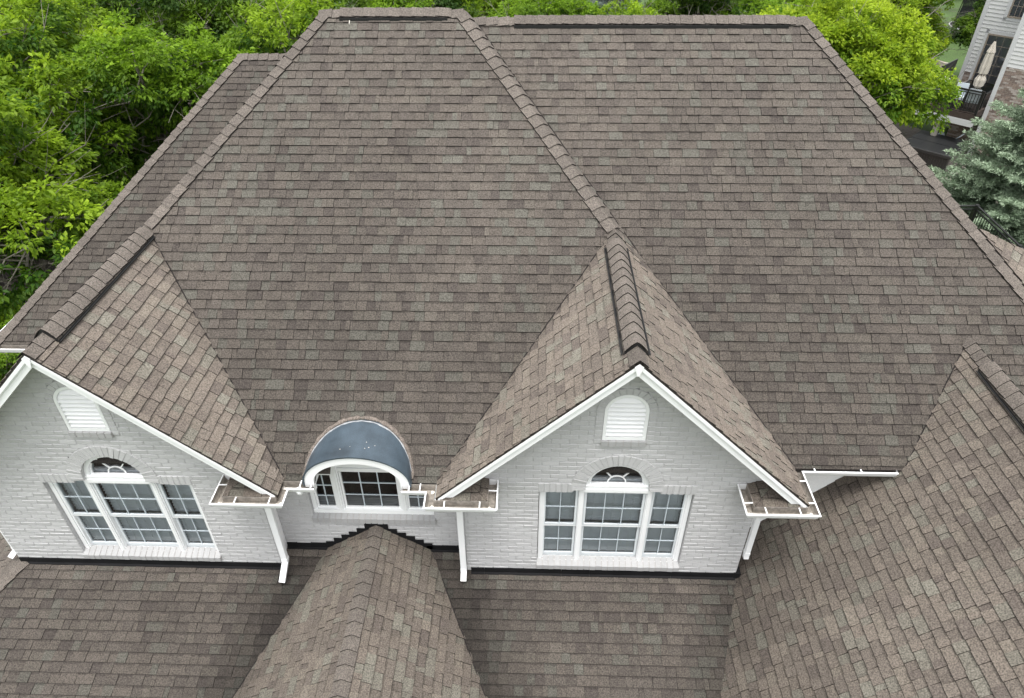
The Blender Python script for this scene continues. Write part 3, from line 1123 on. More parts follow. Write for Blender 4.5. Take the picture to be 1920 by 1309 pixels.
def sash(win, x0, x1_, z0, z1, y, cols, rows, st=0.032, bottom=0.032, m='glass', gw=0.013, fm='sash'):
    """frame + lites + grille bars of one sash"""
    b = MB()
    Z = ZO
    b.box(x0, x0 + st, y - 0.02, y + 0.02, z0 + Z, z1 + Z)
    b.box(x1_ - st, x1_, y - 0.02, y + 0.02, z0 + Z, z1 + Z)
    b.box(x0 + st, x1_ - st, y - 0.018, y + 0.018, z0 + Z, z0 + bottom + Z)
    b.box(x0 + st, x1_ - st, y - 0.018, y + 0.018, z1 - st + Z, z1 + Z)
    b.build('sash_frame', MT[fm], win)
    gx0, gx1, gz0, gz1 = x0 + st, x1_ - st, z0 + bottom, z1 - st
    g = MB()
    for i in range(1, cols):
        x = gx0 + (gx1 - gx0) * i / cols
        g.box(x - gw / 2, x + gw / 2, y - 0.012, y - 0.003, gz0 + Z, gz1 + Z)
    for j in range(1, rows):
        z = gz0 + (gz1 - gz0) * j / rows
        g.box(gx0, gx1, y - 0.0145, y - 0.004, z - gw / 2 + Z, z + gw / 2 + Z)
    g.build('grille', MT['muntin'], win)
    for i in range(cols):
        for j in range(rows):
            pane(win, gx0 + (gx1 - gx0) * i / cols, gx0 + (gx1 - gx0) * (i + 1) / cols, gz0 + (gz1 - gz0) * j / rows, gz0 + (gz1 - gz0) * (j + 1) / rows, y, m)


def blinds(win, x0, x1_, z0, z1, y, pitch=0.058, seed=0):
    b = MB()
    r = random.Random(seed)
    z = z1
    while z > z0 + 0.02:
        t = r.uniform(-0.002, 0.002)
        b.hexa([(x0, y - 0.012, z - 0.027 + t + ZO), (x1_, y - 0.012, z - 0.027 + t + ZO), (x1_, y + 0.014, z - 0.001 + t + ZO), (x0, y + 0.014, z - 0.001 + t + ZO),
                (x0, y - 0.012, z - 0.023 + t + ZO), (x1_, y - 0.012, z - 0.023 + t + ZO), (x1_, y + 0.014, z + 0.002 + t + ZO), (x0, y + 0.014, z + 0.002 + t + ZO)])
        z -= pitch
    for k in (0.15, 0.5, 0.85):
        x = x0 + (x1_ - x0) * k
        b.bar((x, y - 0.015, z0 + ZO), (x, y - 0.015, z1 + ZO), 0.004)
    b.build('blind', MT['blind'], win)


def gable_window(xg, w):
    Y = yw + 0.055
    Z = ZO
    b = MB()
    zb_, zt = -8.82, -7.26
    for sgn in (-1, 1):
        x = xg + sgn * 1.035
        a_, c_ = sorted((x, x - sgn * 0.055))
        b.box(a_, c_, Y, Y + 0.10, zb_ + Z, zt + Z)
        a_, c_ = sorted((x - sgn * 0.055, x - sgn * 0.075))
        b.box(a_, c_, Y + 0.02, Y + 0.10, zb_ + Z, zt + Z)
        xm = xg + sgn * 0.46
        b.box(xm - 0.040, xm + 0.040, Y + 0.012, Y + 0.10, zb_ + Z, zt - 0.02 + Z)
        b.box(xm - 0.028, xm + 0.028, Y - 0.012, Y + 0.012, zb_ + Z, zt + 0.03 + Z)
        b.box(xm - 0.010, xm + 0.010, Y - 0.020, Y - 0.012, zb_ + Z, zt + 0.03 + Z)
    b.box(xg - 1.035, xg + 1.035, Y - 0.01, Y + 0.10, zb_ - 0.035 + Z, zb_ + 0.008 + Z)
    b.box(xg - 1.035, xg + 1.035, Y + 0.02, Y + 0.10, zt - 0.03 + Z, zt + 0.01 + Z)
    # moulded transom: three steps
    b.box(xg - 0.45, xg + 0.45, Y - 0.02, Y + 0.09, -7.32 + Z, -7.205 + Z)
    b.box(xg - 0.455, xg + 0.455, Y - 0.035, Y - 0.02, -7.29 + Z, -7.235 + Z)
    b.box(xg - 0.44, xg + 0.44, Y - 0.03, Y + 0.05, -7.2 + Z, -7.175 + Z)
    arc_band(b, xg, -7.175, 0.365, 0.365, 0.425, 0.425, Y - 0.01, Y + 0.10)
    arc_band(b, xg, -7.175, 0.345, 0.345, 0.365, 0.365, Y + 0.03, Y + 0.10)
    win = b.build('window', MT['white'], house)
    win['label'] = 'arched three part window with grey blinds drawn'
    zm = -8.06
    for k, (xa, xb, cols) in enumerate(((xg - 0.975, xg - 0.505, 2), (xg - 0.415, xg + 0.415, 3), (xg + 0.505, xg + 0.975, 2))):
        sash(win, xa, xb, zm, -7.29 if k != 1 else -7.33, Y + 0.045, cols, 2)
        sash(win, xa, xb, zb_ + 0.01, zm - 0.035, Y + 0.085, cols, 2, bottom=0.075)
        m = MB()
        m.box(xa - 0.002, xb + 0.002, Y + 0.030, Y + 0.075, zm - 0.026 + Z, zm + 0.001 + Z)
        m.build('meeting_rail', MT['white'], win)
        blinds(win, xa + 0.02, xb - 0.02, zb_ + 0.07, -7.25, Y + 0.122, seed=k)
    # fanlight: hub, two spokes, four panes
    f = MB()
    cz = -7.165
    arc_band(f, xg, cz, 0.112, 0.112, 0.128, 0.128, Y + 0.035, Y + 0.05, n=16)
    for a in (math.radians(52), math.radians(128)):
        f.bar((xg + .12 * math.cos(a), Y + 0.042, cz + .12 * math.sin(a) + Z), (xg + .35 * math.cos(a), Y + 0.042, cz + .35 * math.sin(a) + Z), 0.016)
    f.build('fanlight_bars', MT['white'], win)
    for a0, a1, r0, r1 in ((0, 52, .12, .36), (52, 128, .12, .36), (128, 180, .12, .36), (0, 180, 0.001, .12)):
        p = MB()
        n = 10
        A = [math.radians(a0 + (a1 - a0) * i / n) for i in range(n + 1)]
        P = [(xg + r1 * math.cos(a), Y + 0.055, cz + r1 * math.sin(a) + Z) for a in A] + [(xg + r0 * math.cos(a), Y + 0.055, cz + r0 * math.sin(a) + Z) for a in A[::-1]]
        p.add(P, [tuple(range(len(P)))])
        p.build('pane', MT['glass'], win)
    r = MB()                                    # the dim room behind
    x0, x1_, y0, y1, z0, z1 = xg - 1.0, xg + 1.0, Y + 0.17, Y + 0.9, -9.0 + Z, -6.75 + Z
    r.add([(x0, y0, z0), (x1_, y0, z0), (x1_, y1, z0), (x0, y1, z0), (x0, y0, z1), (x1_, y0, z1), (x1_, y1, z1), (x0, y1, z1)],
          [(0, 1, 2, 3), (4, 5, 6, 7), (1, 2, 6, 5), (2, 3, 7, 6), (3, 0, 4, 7)])
    r.build('room', MT['dark'], win)
    # ledge that shows through the fanlight
    l = MB()
    l.box(xg - 0.37, xg + 0.37, Y + 0.10, Y + 0.16, -7.22 + Z, -7.17 + Z)
    l.build('inner_ledge', MT['sash'], win)
    return win


def gable_vent(xg):
    Y = yw
    Z = ZO
    b = MB()
    cz = -5.80
    arc_band(b, xg, cz, 0.232, 0.232, 0.272, 0.272, Y - 0.012, Y + 0.06)
    for sgn in (-1, 1):
        a_, c_ = sorted((xg + sgn * 0.272, xg + sgn * 0.232))
        b.box(a_, c_, Y - 0.012, Y + 0.06, -6.255 + Z, cz + Z)
    b.box(xg - 0.272, xg + 0.272, Y - 0.014, Y + 0.06, -6.275 + Z, -6.225 + Z)
    P = [(xg + 0.25 * math.cos(a), Y + 0.055, cz + 0.25 * math.sin(a) + Z) for a in [math.pi * i / 16 for i in range(17)]]
    b.add(P + [(xg - 0.25, Y + 0.055, -6.25 + Z), (xg + 0.25, Y + 0.055, -6.25 + Z)], [tuple(range(19))])
    v = b.build('gable_vent', MT['white'], house)
    v['label'] = 'white louvred vent with an arched top'
    for i in range(10):
        z = -6.215 + i * 0.068
        half = 0.232 if z + 0.03 < cz else math.sqrt(max(0.0, 0.232 ** 2 - (z + 0.035 - cz) ** 2))
        if half < 0.04:
            continue
        l = MB()
        l.hexa([(xg - half, Y - 0.008, z + Z), (xg + half, Y - 0.008, z + Z), (xg + half, Y + 0.04, z + 0.045 + Z), (xg - half, Y + 0.04, z + 0.045 + Z),
                (xg - half, Y - 0.008, z + 0.012 + Z), (xg + half, Y - 0.008, z + 0.012 + Z), (xg + half, Y + 0.045, z + 0.066 + Z), (xg - half, Y + 0.045, z + 0.066 + Z)])
        l.build('louvre', MT['white'], v)


for xg, w in ((x1, walls[0]), (x2, walls[1])):
    ring_bricks(w, xg, -7.17, 0.425, 0.62, math.radians(-6), math.radians(186), 25, 0.020, 0.09)
    soldier_run(w, xg - 1.06, xg - 0.585, -7.27, -7.10, yw, 0.016, 0.09)
    soldier_run(w, xg + 0.585, xg + 1.06, -7.27, -7.10, yw, 0.016, 0.09)
    sill_run(w, xg - 1.05, xg + 1.05, -8.785, yw, yw + 0.10, yw - 0.045, 0.085, 0.055)
    ring_bricks(w, xg, -5.80, 0.275, 0.377, 0, math.pi, 13, 0.016, 0.05)
    for sgn in (-1, 1):                         # brick jambs of the vent
        for k in range(7):
            z = -6.335 + k * 0.0765
            a_, c_ = sorted((xg + sgn * 0.275, xg + sgn * 0.377))
            b = MB()
            put_brick(b, [(a_ + .002, z + .004), (c_ - .002, z + .004), (c_ - .002, z + .0725), (a_ + .002, z + .0725)], yw, 0.05, 0.016, rb)
            b.build('arch_brick', MT['brick'], w)
        b = MB()
        a_, c_ = sorted((xg + sgn * 0.275, xg + sgn * 0.375))
        b.box(a_, c_, yw - 0.008, yw + 0.05, -6.335 + ZO, -5.80 + ZO)
        b.build('arch_mortar', MT['mortar'], w)
    sill_run(w, xg - 0.285, xg + 0.285, -6.275, yw, yw + 0.02, yw - 0.04, 0.085, 0.008, 0.095)
    gable_window(xg, w)
    gable_vent(xg)

# recessed wall: wide window under the arched dormer
sill_run(walls[2], -3.155, -1.315, -8.20, ym, ym + 0.09, ym - 0.045, 0.10, 0.055)
Y = ym + 0.05
b = MB()
Z = ZO
b.box(-3.13, -3.07, Y, Y + 0.1, -8.21 + Z, -7.0 + Z)
b.box(-1.40, -1.34, Y, Y + 0.1, -8.21 + Z, -7.0 + Z)
for xm in (-2.715, -1.775):
    b.box(xm - 0.055, xm + 0.055, Y + 0.01, Y + 0.1, -8.21 + Z, -6.9 + Z)
    b.box(xm - 0.022, xm + 0.0, Y - 0.01, Y + 0.01, -8.21 + Z, -6.9 + Z)
    b.box(xm + 0.004, xm + 0.035, Y - 0.015, Y + 0.01, -8.21 + Z, -6.9 + Z)
b.box(-3.13, -1.34, Y - 0.012, Y + 0.1, -8.225 + Z, -8.15 + Z)
P = [(DORM[0] + 0.60 * math.cos(math.pi * i / 20), DORM[2] + 0.38 * math.sin(math.pi * i / 20)) for i in range(21)]
b.add([(x, Y + 0.03, z + Z) for x, z in P] + [(DORM[0] - 0.60, Y + 0.03, -7.38 + Z), (DORM[0] + 0.60, Y + 0.03, -7.38 + Z)], [tuple(range(23))])
b.box(-3.07, -2.77, Y + 0.03, Y + 0.06, -7.44 + Z, -7.06 + Z)
b.box(-1.72, -1.40, Y + 0.03, Y + 0.06, -7.44 + Z, -7.06 + Z)
for k, (zz, dy) in enumerate(((-7.31, 0.0), (-7.24, 0.012), (-7.17, 0.0))):
    b.box(-2.66, -1.83, Y + dy, Y + 0.04, zz - 0.03 + Z, zz + 0.03 + Z)
win = b.build('window', MT['white'], house)
win['label'] = 'wide dark three part window under the arched dormer'
for xa, xb, zt, cols in ((-3.07, -2.765, -7.43, 2), (-2.655, -1.825, -7.33, 3), (-1.725, -1.40, -7.43, 2)):
    sash(win, xa, xb, -8.15, zt, Y + 0.05, cols, 3, st=0.028, m='glassd', gw=0.017, fm='white')
    q = MB()
    q.box(xa + .02, xb - .02, Y + 0.10, Y + 0.13, -8.16 + Z, -7.98 + Z)
    for i in range(5):
        q.box(xa + .02, xb - .02, Y + 0.085, Y + 0.10, -8.15 + i * 0.035 + Z, -8.13 + i * 0.035 + Z)
    q.build('blind', MT['blind'], win)
r = MB()
x0, x1_, y0, y1, z0, z1 = -3.1, -1.37, Y + 0.12, Y + 1.0, -8.4 + Z, -7.0 + Z
r.add([(x0, y0, z0), (x1_, y0, z0), (x1_, y1, z0), (x0, y1, z0), (x0, y0, z1), (x1_, y0, z1), (x1_, y1, z1), (x0, y1, z1)],
      [(0, 1, 2, 3), (4, 5, 6, 7), (1, 2, 6, 5), (2, 3, 7, 6), (3, 0, 4, 7)])
r.build('room', MT['dark'], win)

# return walls, hidden walls and lower storey
b = MB()
b.box(-3.772, -3.672, yw + 0.11, ym + 0.3, -9.1 + Z, -7.12 + Z)
b.box(-3.672 - .1, -3.672 + .001, yw + 0.01, ym + 0.3, -9.1 + Z, -7.12 + Z)
b.box(-0.862 - .001, -0.76, yw + 0.01, ym + 0.3, -9.1 + Z, -7.12 + Z)
b.box(3.03, 3.135, yw + 0.01, 7.2, -9.6 + Z, -7.12 + Z)
b.box(3.135, 8.3, 7.10, 7.22, -13.4 + Z, -7.12 + Z)
b.box(8.2, 8.3, 7.22, 17.0, -13.4 + Z, -7.12 + Z)
b.box(-7.74, -7.64, yw + 0.01, 10.6, -13.4 + Z, -7.12 + Z)
b.box(-9.6, -7.64, 10.62, 10.74, -13.4 + Z, -7.8 + Z)
b.box(-9.6, -9.5, 10.74, 19.0, -13.4 + Z, -7.8 + Z)
b.box(-9.5, 8.2, 18.9, 19.0, -13.4 + Z, -7.8 + Z)
b.box(-9.9, 4.0, 2.7, 2.82, -13.4 + Z, -10.46 + Z)
b.box(4.0, 8.4, 2.3, 2.42, -13.4 + Z, -8.6 + Z)
b.box(8.3, 8.4, 2.42, 7.1, -13.4 + Z, -8.4 + Z)
b.box(-9.9, -9.8, 2.82, 9.0, -13.4 + Z, -10.3 + Z)
b.build('wall', MT['brick'], house)

# ------------------------------------------------------------------ rakes, soffits
for xg in (x1, x2):
    for sgn in (-1, 1):
        X = lambda d: xg + sgn * d
        e = G - 0.03
        b = MB()
        zt = zg - 0.028

        def band(t0, t1, y0, y1, mi=0, e=e, d0=0.0):
            p = [(X(d0), zt - t0 - sg * d0 + Z), (X(e), zt - t0 - sg * e + Z), (X(e), zt - t1 - sg * e + Z), (X(d0), zt - t1 - sg * d0 + Z)]
            b.prism(p, y0, y1, mi=mi)
        band(0.0, 0.055, yr - 0.035, yr, d0=0.001)
        band(0.055, 0.073, yr - 0.022, yr, d0=0.001)
        band(0.073, 0.172, yr - 0.010, yr, d0=0.001)
        b.build('rake_board', MT['white'], house)
        b = MB()
        d1 = e - 0.02
        p = [(X(0.0), zt - 0.145 + Z), (X(d1), zt - 0.145 - sg * d1 + Z), (X(d1), zt - 0.160 - sg * d1 + Z), (X(0.0), zt - 0.160 + Z)]
        b.prism(p, yr + 0.002, yw + 0.02)
        b.build('soffit', MT['soffit'], house)
    b = MB()                                    # mitred block at the peak
    b.prism([(xg - 0.05, zt - 0.03 + Z), (xg, zt + 0.01 + Z), (xg + 0.05, zt - 0.03 + Z), (xg + 0.035, zt - 0.08 + Z), (xg + 0.012, zt - 0.155 + Z), (xg - 0.012, zt - 0.155 + Z), (xg - 0.035, zt - 0.08 + Z)], yr - 0.043, yr - 0.034)
    b.build('peak_block', MT['white'], house)

# boxes of the eave returns and of the plain eaves
b = MB()
for xa, xb in ((-3.95, -3.255), (-1.18, -0.49), (2.92, 3.59)):
    b.box(xa, xb, 6.035, yw + 0.005, -7.17 + Z, -7.075 + Z)
b.box(3.20, 3.59, yw + 0.005, 7.1, -7.17 + Z, -7.075 + Z)
b.box(3.59, 5.2, 6.79, 7.1, -7.17 + Z, -7.075 + Z)
b.box(-3.255, -2.97, 6.32, ym + 0.005, -7.17 + Z, -7.075 + Z)
b.box(-1.49, -1.18, 6.32, ym + 0.005, -7.17 + Z, -7.075 + Z)
b.box(-9.9, -6.0, 10.17, 10.62, -7.88 + Z, -7.79 + Z)
b.build('soffit', MT['soffit'], house)

# ------------------------------------------------------------------ arched dormer
cx, fy, sz, ra, rbz = DORM
b = MB()
n = 40
for i in range(n):
    q0, q1 = math.pi * i / n, math.pi * (i + 1) / n
    for (rr, h, flip) in ((1.0, 0, False),):
        V = []
        for yy in (fy - 0.035, 6.6, 6.9, 7.15):
            for q in (q0, q1):
                V.append((cx + ra * math.cos(q), yy, sz + rbz * math.sin(q) + Z))
        b.add(V, [(0, 1, 3, 2), (2, 3, 5, 4), (4, 5, 7, 6)])
        V = [(cx + ra * math.cos(q), fy - 0.035, sz + rbz * math.sin(q) + Z) for q in (q0, q1)] + [(cx + (ra - .022) * math.cos(q), fy - 0.035, sz + (rbz - .022) * math.sin(q) + Z) for q in (q0, q1)]
        b.add(V, [(0, 1, 3, 2)])
for sgn in (-1, 1):
    a_, c_ = sorted((cx + sgn * ra, cx + sgn * (ra - .02)))
    b.box(a_, c_, fy - 0.034, 6.5, sz - 0.06 + Z, sz + Z)
dorm = b.build('dormer_roof', MT['membrane'], house, smooth=True)
dorm['label'] = 'dark blue grey arched dormer roof of smooth rubber membrane'
b = MB()
arc_band(b, cx, sz, 0.575, 0.365, ra - 0.022, rbz - 0.022, fy - 0.02, fy + 0.01, n=40)
for sgn in (-1, 1):
    a_, c_ = sorted((cx + sgn * 0.575, cx + sgn * (ra - .022)))
    b.box(a_, c_, fy - 0.02, fy + 0.01, sz - 0.09 + Z, sz + Z)
b.build('dormer_fascia', MT['white'], house)
b = MB()
for i in range(30):
    q0, q1 = math.pi * i / 30, math.pi * (i + 1) / 30
    b.add([(cx + 0.577 * math.cos(q), yy, sz + 0.367 * math.sin(q) + Z) for yy in (fy, Y + 0.05) for q in (q0, q1)], [(0, 2, 3, 1)])
for sgn in (-1, 1):
    x = cx + sgn * 0.577
    b.add([(x, fy, sz - .09 + Z), (x, Y + .05, sz - .09 + Z), (x, Y + .05, sz + Z), (x, fy, sz + Z)], [(0, 1, 2, 3)])
b.build('dormer_soffit', MT['white'], house, smooth=True)
# lumpy sealant and granule-coated edge where the membrane meets the shingles
b = MB()
pts, rad = [], []
for i in range(0, 81):
    q = math.pi * i / 80
    x, z = cx + (ra + 0.004) * math.cos(q), sz + (rbz + 0.004) * math.sin(q)
    y = ya - (za - z) / s
    pts.append((x, y, z + Z + 0.006))
    rad.append(0.014 + 0.024 * vnoise(i * 0.9, 3.1) + 0.006 * vnoise(i * 3.3, 9))
b.tube(pts, rad, 6, tint=(0.17, 0.145, 0.125))
b.build('dormer_edge_sealant', MT['shingle'], house, smooth=True)
b = MB()                                        # pale worn lap of the membrane just inside that edge
pts, rad = [], []
for i in range(4, 77):
    q = math.pi * i / 80
    x, z = cx + (ra - 0.010) * math.cos(q), sz + (rbz - 0.010) * math.sin(q)
    y = ya - (za - z) / s
    pts.append((x, y - 0.030 - 0.012 * vnoise(i * .4, 8), z + Z + 0.004))
    rad.append(0.010 + 0.009 * vnoise(i * 0.5, 5.1))
b.tube(pts, rad, 6)
b.build('dormer_edge_lap', MT['worn'], house, smooth=True)
b = MB()
rr_ = random.Random(3)
for i in range(6):
    q = rr_.uniform(1.2, 1.95)
    y = rr_.uniform(fy, fy + 0.25)
    x, z = cx + (ra + .0015) * math.cos(q), sz + (rbz + .0015) * math.sin(q)
    w = rr_.uniform(0.003, 0.007)
    b.box(x - w, x + w, y, y + w * 1.5, z + Z - .004, z + Z + 0.002)
b.build('bird_droppings', MT['caulk'], house)

# ------------------------------------------------------------------ gutters and downspouts
PROF = [(0.0, 0.004), (-0.004, -0.004), (0.002, -0.022), (0.014, -0.030), (0.020, -0.062), (0.040, -0.102), (0.128, -0.102), (0.128, 0.012),
        (0.123, 0.012), (0.123, -0.096), (0.044, -0.096), (0.026, -0.062), (0.020, -0.030), (0.017, 0.004)]
WHITE_SEG = {0, 1, 2, 3, 4, 5, 6, 13}


def gutter(path, z, ends=(True, True), brackets=(), name='gutter'):
    pts = [Vector((x, y)) for x, y in path]
    nrm = []
    for i in range(len(pts) - 1):
        d = (pts[i + 1] - pts[i]).normalized()
        nrm.append(Vector((-d.y, d.x)))
    rings = []
    for i, p in enumerate(pts):
        if i == 0:
            o = nrm[0]
        elif i == len(pts) - 1:
            o = nrm[-1]
        else:
            o = (nrm[i - 1] + nrm[i]) / (1 + nrm[i - 1].dot(nrm[i]))
        rings.append([(p.x + o.x * d, p.y + o.y * d, z + h + Z) for d, h in PROF])
    b = MB()
    k = len(PROF)
    for i in range(len(rings) - 1):
        for j in range(k):
            j2 = (j + 1) % k
            b.add([rings[i][j], rings[i][j2], rings[i + 1][j2], rings[i + 1][j]], [(0, 1, 2, 3)], mi=0 if j in WHITE_SEG else 1)
    for e, rg in ((ends[0], rings[0]), (ends[1], rings[-1])):
        if e:
            P = [rg[0], rg[1], rg[2], rg[3], rg[4], rg[5], rg[6], rg[7]]
            b.add(P, [tuple(range(8))])
    g = b.build(name, [MT['white'], MT['gutter_in']], house)
    for (seg, fr) in brackets:
        a, c = pts[seg], pts[seg + 1]
        p = a + (c - a) * fr
        o = nrm[seg]
        q = MB()
        q.bar((p.x + o.x * 0.012, p.y + o.y * 0.012, z + 0.000 + Z), (p.x + o.x * 0.145, p.y + o.y * 0.145, z + 0.006 + Z), 0.016, 0.008)
        q.build('gutter_hanger', MT['white'], g)
    # sealant smears at the mitres
    c = MB()
    for i in range(1, len(pts) - 1):
        o = (nrm[i - 1] + nrm[i]) / (1 + nrm[i - 1].dot(nrm[i]))
        r_ = random.Random(i + int(z))
        cxx, cyy = pts[i].x + o.x * 0.085, pts[i].y + o.y * 0.085
        P = []
        for kk in range(9):
            a = 2 * math.pi * kk / 9
            rr = 0.028 + r_.uniform(-0.01, 0.022)
            P.append((cxx + rr * math.cos(a), cyy + rr * math.sin(a), z - 0.090 + r_.uniform(0, 0.008) + Z))
        P.append((cxx, cyy, z - 0.078 + Z))
        c.add(P, [(i2, (i2 + 1) % 9, 9) for i2 in range(9)])
    if c.v:
        c.build('gutter_sealant', MT['caulk'], g)
    return g


gutter([(-4.08, 6.415), (-4.08, 5.905), (-3.125, 5.905), (-3.125, 6.185), (-2.79, 6.185)], ze, brackets=((0, 0.35), (1, 0.33), (1, 0.80), (3, 0.42), (3, 0.86)))
gutter([(-1.63, 6.170), (-1.31, 6.170), (-1.31, 5.905), (-0.36, 5.905), (-0.36, 6.415)], ze, brackets=((0, 0.3), (0, 0.75), (2, 0.28), (2, 0.76), (3, 0.62)))
gutter([(2.79, 6.415), (2.79, 5.905), (3.72, 5.905), (3.72, 6.655), (4.98, 6.655)], ze, brackets=((0, 0.62), (1, 0.28), (1, 0.74), (2, 0.28), (2, 0.78), (3, 0.13), (3, 0.62)))
gutter([(-10.06, 15.2), (-10.06, 10.03), (-5.8, 10.03)], -7.76, brackets=((0, 0.6), (0, 0.8), (0, 0.95), (1, 0.06), (1, 0.2)))
gutter([(-10.9, 2.45), (-10.3, 1.88), (3.4, 1.88)], -10.55, brackets=((1, 0.3),))


def downspout(pts, w=0.085, d=0.06, label=None):
    b = MB()
    P = [Vector(p) for p in pts]
    for i in range(len(P) - 1):
        a, c = P[i], P[i + 1]
        dd = (c - a).normalized()
        ext = dd * 0.012 if i else Vector((0, 0, 0))
        b.bar(a - ext, c + (dd * 0.012 if i < len(P) - 2 else Vector((0, 0, 0))), w - 0.001 * i, d - 0.001 * i, up=(0, -1, 0) if abs(dd.z) > 0.5 else (0, 0, 1))
        if i == len(P) - 2:
            b.bar(c - dd * 0.004, c + dd * 0.002, w - 0.012, d - 0.012, up=(0, -1, 0) if abs(dd.z) > 0.5 else (0, 0, 1), mi=1)
    for p in (P[1] + Vector((0, 0, 0.02)),):
        b.box(p.x - w / 2 - .004, p.x + w / 2 + .004, p.y - d / 2 - .004, p.y + d / 2 + .004, p.z, p.z + 0.05)
    o = b.build('downspout', [MT['white'], MT['gutter_in']], house)
    if label:
        o['label'] = label


downspout([(-3.565, 6.36, -7.14 + Z), (-3.565, 6.36, -8.83 + Z), (-3.60, 6.15, -9.06 + Z)], w=0.088, d=0.07)
downspout([(-0.905, 6.37, -7.14 + Z), (-0.905, 6.37, -8.98 + Z), (-0.905, 6.24, -9.07 + Z)], w=0.085, d=0.07)
downspout([(3.185, 6.40, -7.14 + Z), (3.185, 6.40, -8.5 + Z), (3.185, 6.39, -8.56 + Z)], w=0.07, d=0.07)
downspout([(-7.785, 6.52, -7.14 + Z), (-7.785, 6.52, -8.90 + Z), (-7.86, 6.42, -8.98 + Z)], w=0.08, d=0.07)
# elbow tube above the left downspout
b = MB()
b.tube([(-3.02, 6.25, -7.13 + Z), (-3.02, 6.27, -7.2 + Z), (-3.05, 6.33, -7.27 + Z), (-3.14, 6.44, -7.31 + Z), (-3.3, 6.52, -7.33 + Z)], 0.045, 10)
b.build('downspout_elbow', MT['white'], house, smooth=True)

# ------------------------------------------------------------------ black flashing at the wall feet
for xa, xb, y, zb_ in ((-7.72, -7.05, yw, zw), (-7.05, -5.35, yw, zw), (-5.35, -3.80, yw, zw), (-3.80, -3.66, yw, zw),
                       (-0.80, -0.60, yw, zw), (-0.60, 0.55, yw, zw), (0.55, 0.97, yw, zw), (0.97, 2.18, yw, zw), (2.18, 3.0, yw, zw), (3.0, 3.135, yw, zw),
                       (-3.655, -3.03, ym, -8.974), (-1.50, -0.87, ym, -8.974)):
    b = MB()
    b.box(xa, xb - 0.004, y - 0.024 - (0.002 if int(xa * 10) % 2 else 0), y - 0.002, zb_ - 0.03 + Z, zb_ + 0.100 + Z)
    b.hexa([(xa, y - 0.055, zb_ - 0.02 + Z), (xb - 0.004, y - 0.055, zb_ - 0.02 + Z), (xb - 0.004, y - 0.010, zb_ + 0.0 + Z), (xa, y - 0.010, zb_ + 0.0 + Z),
            (xa, y - 0.055, zb_ + 0.004 + Z), (xb - 0.004, y - 0.055, zb_ + 0.004 + Z), (xb - 0.004, y - 0.010, zb_ + 0.018 + Z), (xa, y - 0.010, zb_ + 0.018 + Z)])
    b.build('flashing', MT['flash'], house)
for i in range(-6, 7):
    if i == 0:
        xa, xb, zt, zb_ = xf - 0.165, xf + 0.165, zf + 0.055, zf - 0.11
    else:
        a = abs(i)
        xa = xf + (0.165 + (a - 1) * 0.128) if i > 0 else xf - (0.165 + a * 0.128)
        xb = xa + 0.128
        zt, zb_ = zf + 0.015 - a * 0.0804, zf - 0.145 - a * 0.0804 - 0.01
    b = MB()
    e = 0.004 * (abs(i) % 3)
    b.box(xa - 0.012, xb + 0.012, ym - 0.018 - e, ym - 0.004 - e, zb_ + Z, zt + Z)
    b.build('step_flashing', MT['flash'], house)
# flashing foot and debris at the right corner of the wall
b = MB()
b.box(3.10, 3.20, yw - 0.03, yw + 0.10, -9.09 + Z, -8.96 + Z)
b.box(3.136, 3.16, yw + 0.0, 7.1, -9.1 + Z, -8.98 + Z)
b.build('flashing', MT['flash'], house)

# a white bird streak below the left ridge
b = MB()
for i in range(7):
    d0 = 0.10 + i * 0.022
    y0 = ya - d0 * 0.775
    w = 0.006 if i != 2 else 0.002
    z0 = za - s * (ya - y0) + 0.022
    b.box(-2.86 - w, -2.86 + w, y0 - 0.02, y0, z0 - 0.02 + Z, z0 + Z)
b.build('bird_droppings', MT['caulk'], house)

# closed body under the low side roof on the right
b = MB()
pl = faces['R']['plan']
fn = faces['R']['fn']
inn = [(pl[0][0] + .05, pl[0][1] - .1), (pl[1][0] - .25, pl[1][1] - .15), (pl[2][0] - .25, pl[2][1] + .25), (pl[3][0], pl[3][1] + .1)]
b.add([(x, y, fn(x, y) - 0.06 + Z) for x, y in inn] + [(x, y, 0.0) for x, y in inn], [(0, 1, 2, 3), (7, 6, 5, 4), (0, 4, 5, 1), (1, 5, 6, 2), (2, 6, 7, 3), (3, 7, 4, 0)], (0.5, 0.5, 0.5))
b.build('wall', MT['brick'], house)

# ------------------------------------------------------------------ neighbour's house, seen beyond the trees on the right
NO = Vector((18.41, 32.16, -10.5 + ZO))
NU = Vector((0.70, -0.714, 0)).normalized()
NN = Vector((-0.714, -0.70, 0)).normalized()


def N(u, n, z):
    """u along its front, n out from the deck's front edge, z above the deck floor"""
    return NO + NU * u + NN * n + Vector((0, 0, z))


def nbox(b, u0, u1, n0, n1, z0, z1, tint=(1, 1, 1), mi=0):
    b.hexa([N(u0, n1, z0), N(u1, n1, z0), N(u1, n0, z0), N(u0, n0, z0), N(u0, n1, z1), N(u1, n1, z1), N(u1, n0, z1), N(u0, n0, z1)], tint, mi)


